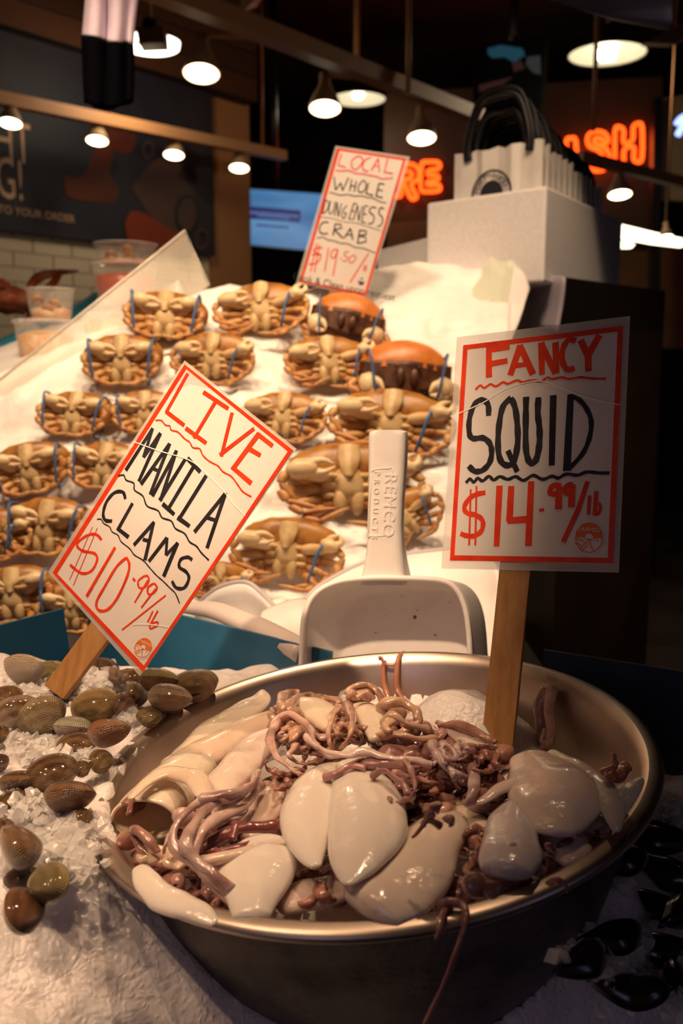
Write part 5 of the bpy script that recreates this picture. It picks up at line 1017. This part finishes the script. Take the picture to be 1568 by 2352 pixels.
bevel(mk('box', vs, fs, M['foam'], fbx, smooth=False), .006)
# bags: row running back inside the box
bag_h = P(1132, 338, 1.99).z-(zb2+t_); M['logo'] = mat('black_print', (.02, .018, .03), .5)
def bagat(k_, label):
    t = .06+.066*k_; o = FC+vv_*t; o.z = zb2+t_; a0, a1 = .07, .80; g = random.Random(k_+40); h = bag_h-.003*k_-g.uniform(0, .010)*(k_ > 0); th = .010
    root = thing('paper_bag', o+uu*.43, label, 'bag', 'white paper bags packed in the foam box')
    n = 12; f = []; b = []
    for lev in (0, .5, .96, 1):
        rf = []; rb_ = []
        for i in range(n+1):
            q = a0+(a1-a0)*i/n; fold = .003*math.sin(i*1.9+k_)+(.004 if i % 4 == 0 else 0); z = h*lev+(.004*math.sin(i*2.3+k_*1.7)*(lev > .9))
            rf.append(o+uu*q-vn*(th*.5+fold*lev)+V((0, 0, z))); rb_.append(o+uu*q+vn*(th*.5-fold*lev)+V((0, 0, z)))
        f.append(rf+rb_[::-1]+[rf[0]])
    mk('bag_body', *grid(f), M['bag'], root, smooth=False)
    for side in (-1, 1):
        c0 = o+uu*.16+V((0, 0, h-.02))+vn*th*.6*side; c1 = o+uu*.70+V((0, 0, h-.02))+vn*th*.6*side; m_ = (c0+c1)/2; hh = .118-.0035*k_+g.uniform(-.010, .010)
        pts = [c0, c0+V((0, 0, .045)), c0*.82+c1*.18+V((0, 0, hh)), m_+V((0, 0, hh+.014))+vn*g.uniform(-.01, .01), c0*.18+c1*.82+V((0, 0, hh)), c1+V((0, 0, .045)), c1]
        mk('handle', *tube(pts, [.0055]*7, 8, 4, 1), M['cord'], root)
        inner = [p+(m_+V((0, 0, .02))-p)*(.10+.16*(side > 0)) for p in pts]; mk('handle', *tube(inner, [.0075]*7, 8, 4, 1), M['cord'], root)
    return root
names = ['frontmost', 'second', 'third', 'fourth', 'fifth', 'sixth', 'seventh', 'eighth', 'ninth', 'tenth', 'eleventh', 'rearmost']
for k_ in range(12):
    r = bagat(k_, 'frontmost white paper bag with round black logo in the foam box' if k_ == 0 else '%s white paper bag counting back from the one with the logo' % names[k_])
    if k_ == 0:
        fo_ = FC+vv_*.06-vn*.013; nf = un.cross(V((0, 0, 1))).normalized(); nf = nf if nf.dot(CAM-fo_) > 0 else -nf; fo_ = FC+vv_*.06-vn*.008; fo_ = fo_+nf*.0035; lc = PP(1128, 446, fo_, nf); ex = (P(1180, 450, 2)-P(1080, 462, 2)); ex = (-un); ez = V((0, 0, 1)); R1 = 55*1.98/F; prt = []
        def lp(r_, a): return lc+ex*(math.cos(a)*r_)+ez*(math.sin(a)*r_)
        n = 48
        for ra, rb_ in ((R1, R1*.90), (R1*.56, R1*.0)):
            vs = [lp(ra, 2*math.pi*i/n)+nf*.0006 for i in range(n)]+[lp(rb_, 2*math.pi*i/n)+nf*.0006 for i in range(n)]; prt.append((vs, [(i, (i+1) % n, n+(i+1) % n, n+i) for i in range(n)]))
        mk('logo_ring', *prt[0], M['logo'], r, smooth=False); mk('logo_disc', *prt[1], M['logo'], r, smooth=False)
        for i, ch in enumerate('PURE FOOD'):
            if ch == ' ': continue
            a = math.radians(168-i*17.5); u_ = lp(1, a-.01)-lp(1, a+.01); text('logo_lettering', ch, M['logo'], r, lp(R1*.73, a)+nf*.0006, u_, lp(1, a)-lc, R1*.34)
# ---------------------------------------------------------------- background: lamps, tracks, neon, screens
M['track'] = mat('brown_track', (.70, .34, .15), .5); M['shade'] = noisy(mat('lamp_shade', (.62, .42, .24), .4), (.5, .32, .17), 20); M['shadedark'] = mat('dark_lamp_shade', (.05, .03, .02), .45)
M['bulb'] = mat('lit_bulb', (1, .9, .7), .5, emit=(1, .86, .58), es=9); M['domein'] = mat('enamel_inside', (.75, .72, .5), .4); M['bulbhot'] = mat('lit_tube', (1, .95, .85), .5, emit=(1, .93, .76), es=14)
M['awnwood_'] = mat('brown_box', (.20, .08, .03), .6); M['domelit'] = mat('painted_lining_glow', (.12, .12, .09), .5, emit=(1, .90, .58), es=.62); M['domering'] = mat('glowing_ring', (1, .98, .9), .5, emit=(1, .95, .82), es=4)
def bar(name, a, b, r, m, label, cat, h=None):
    d = (b-a); s = d.cross(V((0, 0, 1))).normalized()*r; u = s.cross(d).normalized()*(h or r)
    return tag(mk(name, *hexa([a-s-u, a+s-u, a+s+u, a-s+u], [b-s-u, b+s-u, b+s+u, b-s+u]), m, smooth=False), label, cat)
def tracklamp(px, py, wpx, d, trk, label, watt=1.5, dark=False, tilt=.28):
    """cone lamp hanging from its track: disc centre at the pixel"""
    c = P(px, py, d); r = wpx*d/F/2; ax = V((0, -tilt, -1)).normalized(); root = thing('track_lamp', c-ax*r*3.2, label, 'lamp', 'cone lamps on the tracks')
    n = -ax
    mk('lamp_shade', *lathe([(r*1.0, 0), (r*1.03, r*.10), (r*.80, r*.75), (r*.50, r*1.3), (r*.36, r*1.7), (r*.34, r*2.3), (r*.0, r*2.35)], c, n, 28), M['shadedark' if dark else 'shade'], root, solid=.002)
    mk('bulb', *lathe([(r*.93, r*.02), (r*.6, -r*.05), (0, -r*.08)], c, n, 28), M['bulb'], root)
    top = c+n*r*2.3; mk('stem', *tube([top, trk], [r*.14, r*.14], 8, 1), M['track'], root)
    l = bpy.data.lights.new('lamp_light', 'SPOT'); l.energy = watt; l.color = (1, .72, .42); l.spot_size = 1.9; l.spot_blend = .7; l.shadow_soft_size = .03
    lo = link(bpy.data.objects.new('lamp_light', l)); lo.parent = root; lo.location = (c+ax*.02)-ORG[root.name]; lo.rotation_euler = ax.to_track_quat('-Z', 'Y').to_euler()
tA, tB = P(-20, 222, 4.1), P(652, 358, 5.6)
bar('track_rail', tA, tB, .028, M['track'], 'thin brown track rail with four cone lamps in front of the banner', 'rail')
def on(a, b, t): return a+(b-a)*t
for px, py, wd_, t, lab in ((24, 284, 52, .062, 'cone lamp at the left edge above the banner lettering'), (223, 324, 50, .33, 'cone lamp in front of the banner, second from left'), (399, 357, 47, .60, 'cone lamp over the fish picture on the banner'), (549, 387, 45, .845, 'cone lamp above the lit blue screen')):
    q = on(tA, tB, t); tracklamp(px, py, wd_, depth(q)-.02, q, lab, 1.6)
uA, uB = P(270, -60, 2.7), P(1110, 272, 4.6)
bar('track_rail', uA, uB, .036, M['track'], 'long brown track rail slanting across the top of the picture', 'rail', .030)
for px, py, wd_, t, lab in ((462, 170, 84, .33, 'largest cone lamp, hanging from the long slanting rail'), (746, 250, 73, .63, 'cone lamp in the middle of the long slanting rail'), (968, 318, 66, .86, 'cone lamp left of the paper bag handles')):
    q = on(uA, uB, t); tracklamp(px, py, wd_, depth(q)+.02, q, lab, 2.5)
vA, vB = P(1330, 360, 3.9), P(1568, 420, 4.3)
bar('track_rail', vA, vB, .022, M['track'], 'short dim rail below the right neon sign', 'rail')
tracklamp(1423, 448, 54, 4.1, on(vA, vB, .42), 'cone lamp right of the foam box', 2.0)
for (px, y0, y1, d, lab) in ((118, -40, 240, 4.9, 'thin rod holding the banner rail at far left'), (598, -40, 350, 6.1, 'thin rod holding the banner rail near its right end'), (940, -60, 215, 3.9, 'rod holding the long slanting rail, right of centre'), (816, -60, 160, 5.6, 'rod holding the middle pendant lamp'), (1374, -60, 300, 4.2, 'rod in front of the big pendant lamp at right')):
    tag(mk('hanging_rod', *tube([P(px, y0, d), P(px+(784-px)*.02, y1, d)], [.011, .011], 8, 1), M['track'], smooth=True), lab, 'rod')
def dome(px, py, wpx, d, label, mode='dome', watt=12):
    c = P(px, py, d); r = wpx*d/F/2; z = V((0, 0, 1)); root = thing('pendant_lamp', c+z*r*.9, label, 'lamp')
    mk('lamp_shade', *lathe([(r*1.02, 0), (r*.95, r*.10), (r*.6, r*.26), (r*.28, r*.36), (r*.22, r*.7), (0, r*.72)], c, z, 40), M['shadedark'], root, solid=.004)
    mk('shade_lining', *lathe([(r*.99, .004), (r*.9, r*.07), (r*.5, r*.2), (0, r*.26)], c, z, 40), M['domelit'], root)  # lamplight on the lining is painted as emission over a dark base
    if mode == 'bulb': mk('bulb', *lathe([(r*.24, r*.12), (r*.25, -.0), (r*.22, -.02), (0, -.03)], c, z, 20), M['bulbhot'], root)
    elif mode == 'small': mk('bulb', *lathe([(r*.22, r*.18), (r*.16, r*.04), (0, r*.0)], c, z, 16), M['bulbhot'], root)
    else: mk('bulb', *lathe([(r*.98, .01), (r*.95, -.02), (r*.70, -.02), (r*.66, .01)], c, z, 40), M['domering'], root)
    mk('stem', *tube([c+z*r*.7, c+z*(r*.7+.7)], [.012, .012], 8, 1), M['track'], root)
    l = bpy.data.lights.new('lamp_light', 'POINT'); l.energy = watt; l.color = (1, .78, .5); l.shadow_soft_size = .06
    lo = link(bpy.data.objects.new('lamp_light', l)); lo.parent = root; lo.location = c-z*.14-ORG[root.name]
dome(1394, 126, 174, 4.9, 'big pendant lamp with bright bulb at the upper right', 'bulb', 9)
dome(822, 229, 126, 6.6, 'pale pendant lamp left of centre near the top', 'small', 5)
dome(345, 98, 138, 4.4, 'bright ring-shaped pendant lamp beside the hanging cloth', 'ring', 6)
_b = [P(312, 62, 4.0), P(374, 60, 4.0), P(378, 98, 4.0), P(318, 101, 4.0)]; tag(mk('hanging_box', *hexa([p+V((0, .1, 0)) for p in _b], _b), M['awnwood_'], smooth=False), 'small brown box hanging in front of the ring-shaped lamp', 'box')
# neon signs on the dark boards at the back
NW = P(1250, 330, 6.6); 
fas = [P(880, 350, 7.2), P(1500, 240, 6.6)]
M['fascia'] = noisy(mat('neon_board', (.06, .026, .012), .6), (.04, .018, .008), 3)
f0, f1 = P(590, 420, 7.35), P(1506, 420, 6.75); zlo, zhi = P(1200, 560, 7).z, P(1200, 210, 7).z
nv = V((f1.y-f0.y, -(f1.x-f0.x), 0)).normalized(); nv = nv if nv.y < 0 else -nv
def fpt(px, py, off=.0): return PP(px, py, V((f0.x, f0.y, 0))+nv*off, nv)
G0 = fpt(880, 500); G1 = fpt(1506, 500)
o = mk('sign_board', *hexa([V((G0.x, G0.y, zlo))-nv*.05, V((G1.x, G1.y, zlo))-nv*.05, V((G1.x, G1.y, zlo)), V((G0.x, G0.y, zlo))], [V((G0.x, G0.y, zhi))-nv*.05, V((G1.x, G1.y, zhi))-nv*.05, V((G1.x, G1.y, zhi)), V((G0.x, G0.y, zhi))]), M['fascia'], smooth=False); tag(o, 'dark brown board behind the red neon letters', 'board')
M['neon'] = mat('red_neon', (1, .1, .02), .4, emit=(1, .075, .006), es=3.2); M['neonblue'] = mat('blue_neon', (.4, .5, 1), .4, emit=(.30, .42, 1), es=2.2)
def neon(label, glyphs):
    c = fpt(*glyphs[0][0][0], .05); root = thing('neon_sign', c, label, 'neon sign')
    for gl in glyphs:
        parts = [tube([fpt(x, y, .05) for x, y in st], [.0155]*len(st), 8, 3) for st in gl]; mk('neon_letter', *merge(*parts), M['neon'], root)
    l = bpy.data.lights.new('neon_light', 'POINT'); l.energy = 1.6; l.color = (1, .16, .03); l.shadow_soft_size = .15
    gx = sum(q[0] for g in glyphs for s in g for q in s)/sum(len(s) for g in glyphs for s in g); gy = sum(q[1] for g in glyphs for s in g for q in s)/sum(len(s) for g in glyphs for s in g)
    lo = link(bpy.data.objects.new('neon_light', l)); lo.parent = root; lo.location = fpt(gx, gy, .25)-ORG[root.name]
# double-outline letters: R E (of PURE), S H (of FISH)
Rg = [[(905, 445), (905, 385), (918, 378), (948, 378), (962, 392), (960, 412), (944, 424), (958, 452)], [(922, 448), (922, 398), (940, 394), (946, 402), (938, 412), (926, 414), (940, 450)], [(905, 445), (913, 452), (922, 448)], [(940, 450), (948, 458), (958, 452)]]
Eg = [[(1005, 372), (975, 372), (968, 380), (966, 430), (974, 440), (1006, 438), (1010, 430), (1004, 424), (984, 425), (982, 418), (1002, 414), (1006, 408), (1000, 402), (984, 402), (984, 392), (1004, 388), (1010, 380), (1005, 372)]]
Ug = [[(842, 398), (842, 448), (856, 462), (878, 458), (884, 444), (884, 392)], [(853, 396), (853, 440), (864, 450), (872, 444), (873, 394)]]; Pg = [[(790, 470), (790, 408), (804, 402), (826, 406), (828, 428), (808, 434), (806, 470), (790, 470)]]
neon('red neon letters PURE on the back board, ending RE right of the crab sign', [Pg, Ug, Rg, Eg])
Sg = [[(1398, 324), (1388, 306), (1366, 302), (1350, 312), (1352, 334), (1376, 346), (1384, 360), (1374, 372), (1356, 368)], [(1388, 330), (1380, 318), (1366, 318), (1366, 328), (1390, 340), (1400, 362), (1392, 386), (1366, 392), (1348, 376)], [(1356, 368), (1348, 376)], [(1388, 330), (1398, 324)]]
Hg = [[(1412, 380), (1412, 300), (1422, 292), (1432, 300), (1432, 328), (1452, 322), (1454, 292), (1464, 284), (1474, 292), (1474, 362), (1464, 372), (1455, 364), (1455, 338), (1434, 342), (1432, 372)], ]
Fg = [[(1232, 416), (1232, 336), (1276, 328), (1276, 344), (1250, 350), (1250, 366), (1272, 362), (1270, 376), (1250, 380), (1250, 412), (1232, 416)]]; Ig = [[(1300, 402), (1300, 326), (1310, 318), (1322, 324), (1322, 396), (1312, 404), (1300, 402)]]
neon('red neon letters FISH behind the bag handles at right', [Fg, Ig, Sg, Hg])
nb_ = thing('blue_neon_sign', P(1570, 280, 5.6), 'blue neon curl cut off by the right frame edge', 'neon sign')
mk('neon_tube', *tube([P(1552, 285, 5.6), P(1562, 272, 5.6), P(1580, 262, 5.6)], [.016]*3, 8, 4), M['neonblue'], nb_); mk('neon_tube', *tube([P(1556, 310, 5.6), P(1564, 296, 5.6), P(1575, 275, 5.6)], [.02]*3, 8, 4), M['neonblue'], nb_)
# tan panel at the right edge, post, fluorescent lights
def card(name, pts, d, th, m, label, cat):
    f = [P(x, y, d) for x, y in pts]; b = [p+V((0, th, 0)) for p in f]; n = len(f)
    return tag(mk(name, f+b, [tuple(range(n)), tuple(range(2*n-1, n-1, -1))]+[((i+1) % n, i, n+i, n+(i+1) % n) for i in range(n)], m, smooth=False), label, cat)
M['panel'] = noisy(mat('tan_panel', (.36, .24, .12), .6), (.30, .19, .09), 3)
card('tan_panel', [(1518, 226), (1700, 196), (1700, 470), (1518, 458)], 6.2, .06, M['panel'], 'tan wall panel with blue neon at the right edge', 'panel')
card('dark_post', [(1502, 224), (1522, 222), (1508, 1310), (1488, 1310)], 6.0, .08, M['dark'], 'dark post left of the tan panel at right', 'post')
card('back_counter', [(890, 512), (985, 505), (1600, 560), (1600, 800), (890, 800)], 7.0, .4, M['wallbrown'], 'brown counter front far behind the foam box', 'counter')
M['fluor'] = mat('lit_fluorescent', (1, 1, .9), .4, emit=(1, .93, .62), es=3.5)
for (pts, lab) in (([(1428, 516), (1502, 534), (1568, 548), (1568, 566), (1500, 558), (1428, 544)], 'long fluorescent light right of the foam box'), ([(1428, 552), (1458, 560), (1452, 568), (1428, 568)], 'short end of a second fluorescent light beside the foam box')):
    card('fluorescent_light', pts, 5.2, .05, M['fluor'], lab, 'lamp')
tracklamp(1530, 545, 30, 5.0, V((P(1530, 440, 5.0).x, P(1530, 440, 5.0).y, 3.99)), 'small bright cone lamp at the right edge by the fluorescent light', 1.0)
# lit screen, dark screen
def screen(name, q, d4, label, lit):
    f = [P(x, y, d) for (x, y), d in zip(q, d4)]; n = (f[1]-f[0]).cross(f[3]-f[0]).normalized(); n = n if n.dot(CAM-f[0]) > 0 else -n; c = sum(f, V())/4
    root = thing(name, c-n*.05, label, 'screen'); big = [p+(p-c)*.05 for p in f]
    mk('screen_case', *hexa([p-n*.06 for p in big], [p-n*.004 for p in big]), M['dark'], root, smooth=False)
    mk('screen_frame', *frame4(big, f, n, .002), M['dark'], root, smooth=False)
    tz = c-n*.08; mk('ceiling_mount', *tube([V((tz.x, tz.y, c.z)), V((tz.x, tz.y, 3.995))], [.025, .025], 8, 1), M['dark'], root)
    mk('display', f, [(0, 1, 2, 3)], lit, root, smooth=False); return root, f, n
M['tvblue'] = mat('lit_blue_screen', (.02, .05, .1), .3, emit=(.085, .27, .56), es=.78); mt = M['tvblue']
tc = nd(mt, 'ShaderNodeTexCoord'); no = nd(mt, 'ShaderNodeTexNoise', Scale=2.2, Detail=2); mp = nd(mt, 'ShaderNodeMapping'); mp.inputs['Scale'].default_value = (.6, 1, 2.4); lk(mt, tc.outputs['Object'], mp.inputs[0]); lk(mt, mp.outputs[0], no.inputs[0])
rp = nd(mt, 'ShaderNodeValToRGB'); rp.color_ramp.elements[0].position = .3; rp.color_ramp.elements[1].position = .7; rp.color_ramp.elements[0].color = (.035, .14, .36, 1); rp.color_ramp.elements[1].color = (.13, .34, .62, 1); lk(mt, no.outputs[0], rp.inputs[0]); lk(mt, rp.outputs[0], bs(mt).inputs['Emission Color'])
M['tvnavy'] = mat('screen_navy', (.01, .01, .04), .3, emit=(.018, .016, .13), es=.8); M['tvpale'] = mat('screen_pale', (.1, .2, .4), .3, emit=(.10, .19, .42), es=.8)
tv, f, n = screen('television', [(516, 430), (770, 448), (762, 580), (509, 556)], (5.9, 6.3, 6.3, 5.9), 'lit blue television screen behind the crab sign', M['tvblue'])
def tq(x, y, off): return PP(x, y, f[0], n)+n*off
mk('screen_banner', [tq(560, 473, .004), tq(690, 484, .004), tq(688, 511, .004), tq(558, 502, .004)], [(0, 1, 2, 3)], M['tvnavy'], tv, smooth=False)
g = random.Random(9); bars = []
for row, (x0_, x1_, yy, hh, sl) in enumerate(((568, 682, 484, 7, .09), (590, 662, 494, 4, .09))):
    x = x0_
    while x < x1_:
        wv = g.uniform(3, 6); y = yy+(x-x0_)*sl; bars.append(([tq(x, y, .006), tq(x+wv, y+.4, .006), tq(x+wv, y+hh, .006), tq(x, y+hh, .006)], [(0, 1, 2, 3)])); x += wv+1.5
mk('screen_wording', *merge(*bars), M['tvpale'], tv, smooth=False); tag(bpy.data.objects['screen_wording'], kind='stuff')
bars = []; x = 588
while x < 660:
    wv = g.uniform(3, 6); y = 514+(x-588)*.08; bars.append(([tq(x, y, .006), tq(x+wv, y+.4, .006), tq(x+wv, y+6, .006), tq(x, y+6, .006)], [(0, 1, 2, 3)])); x += wv+1.8
o = mk('screen_wording', *merge(*bars), M['tvnavy'], tv, smooth=False); o['kind'] = 'stuff'
M['tvoff'] = mat('dark_screen', (.006, .007, .009), .12, spec=.6); M['tvteal'] = mat('teal_reflection', (.01, .03, .04), .3, emit=(.012, .05, .075), es=.8); M['tvgrey'] = mat('grey_reflection', (.02, .02, .02), .3, emit=(.03, .035, .035), es=.7); M['tvbrown'] = mat('brown_reflection', (.02, .01, .01), .3, emit=(.035, .014, .012), es=.7)  # teal, grey and brown paint reflections on the switched-off screen
tv2, f, n = screen('television', [(1095, 112), (1250, 82), (1240, 262), (1088, 258)], (5.6, 5.4, 5.4, 5.6), 'dark television screen showing a dim teal picture above the bags', M['tvoff'])
for pts, mk_ in (([(1120, 112), (1150, 104), (1200, 112), (1206, 128), (1180, 144), (1160, 132), (1130, 134), (1120, 124)], 'tvteal'), ([(1210, 132), (1240, 128), (1242, 172), (1225, 168), (1208, 150)], 'tvgrey'), ([(1176, 142), (1196, 140), (1206, 158), (1180, 166)], 'tvbrown'), ([(1100, 196), (1180, 176), (1150, 198), (1100, 212)], 'tvbrown')):
    mk('painted_reflection', [tq(x, y, .004) for x, y in pts], [tuple(range(len(pts)))], M[mk_], tv2, smooth=False)
# hanging cloth at upper left, awning at upper right
M['clothw'] = noisy(mat('violet_lit_cloth', (.56, .46, .58), .8), (.46, .36, .48), 8); M['clothn'] = mat('black_cloth', (.0025, .0025, .004), .95, spec=.0)  # violet light on the white cloth is mixed into its base colour
hc_ = thing('hanging_cloth', P(250, -60, 1.75), 'hanging cloth, white above and black below, at the upper left', 'cloth')
def clothrow(y, xs, d): return [P(x, y+dy, d+dd) for x, dy, dd in xs]
r0 = clothrow(-60, [(206, 0, 0), (222, 0, -.02), (246, 0, .015), (270, 0, -.02), (300, 0, .02), (318, 0, 0)], 1.75); r1 = clothrow(40, [(198, 0, 0), (220, 2, -.03), (246, 4, .012), (268, 6, -.02), (290, 6, .01), (306, 4, 0)], 1.75); r2 = clothrow(84, [(194, 0, 0), (216, 2, -.03), (244, 12, .0), (264, 15, -.02), (286, 14, .01), (301, 16, 0)], 1.75)
r3 = clothrow(160, [(196, 0, 0), (216, 2, -.02), (244, 4, .0), (264, 4, -.02), (286, 2, .01), (303, 0, 0)], 1.75); r4 = clothrow(240, [(200, -2, 0), (216, 4, -.02), (238, 10, .0), (262, 8, -.02), (286, 0, .01), (300, -8, 0)], 1.75)
mk('white_part', *loft([r0, r1, r2], 5, 5), M['clothw'], hc_, solid=.012); mk('black_part', *loft([r2, r3, r4], 5, 5), M['clothn'], hc_, solid=.013)
M['awn'] = noisy(mat('navy_canvas', (.012, .016, .045), .8), (.02, .022, .06), 6); M['awnwood'] = mat('brown_soffit', (.26, .12, .06), .6)
aw = [[P(1230, -60, 1.9), P(1400, -70, 1.8), P(1560, -80, 1.7)], [P(1262, -4, 1.95), P(1390, 20, 1.85), P(1545, 10, 1.75)], [P(1275, 2, 1.96), P(1400, 38, 1.87), P(1542, 66, 1.77)], [P(1300, 8, 2.1), P(1410, 44, 2.05), P(1530, 62, 2.0)]]
tag(mk('navy_awning', *loft(aw, 5, 4), M['awn'], solid=.004), 'edge of a navy canvas awning at the upper right corner', 'awning')
card('brown_board', [(1480, 98), (1568, 50), (1640, 20), (1640, 60), (1545, 100)], 4.4, .05, M['awnwood'], 'brown board end under the awning at the upper right', 'board')
card('ceiling_beam', [(320, -40), (620, -60), (585, 0), (560, 24), (470, 30), (420, 18)], 5.5, .12, M['awnwood'], 'brown ceiling panel edge above the largest cone lamp', 'beam')
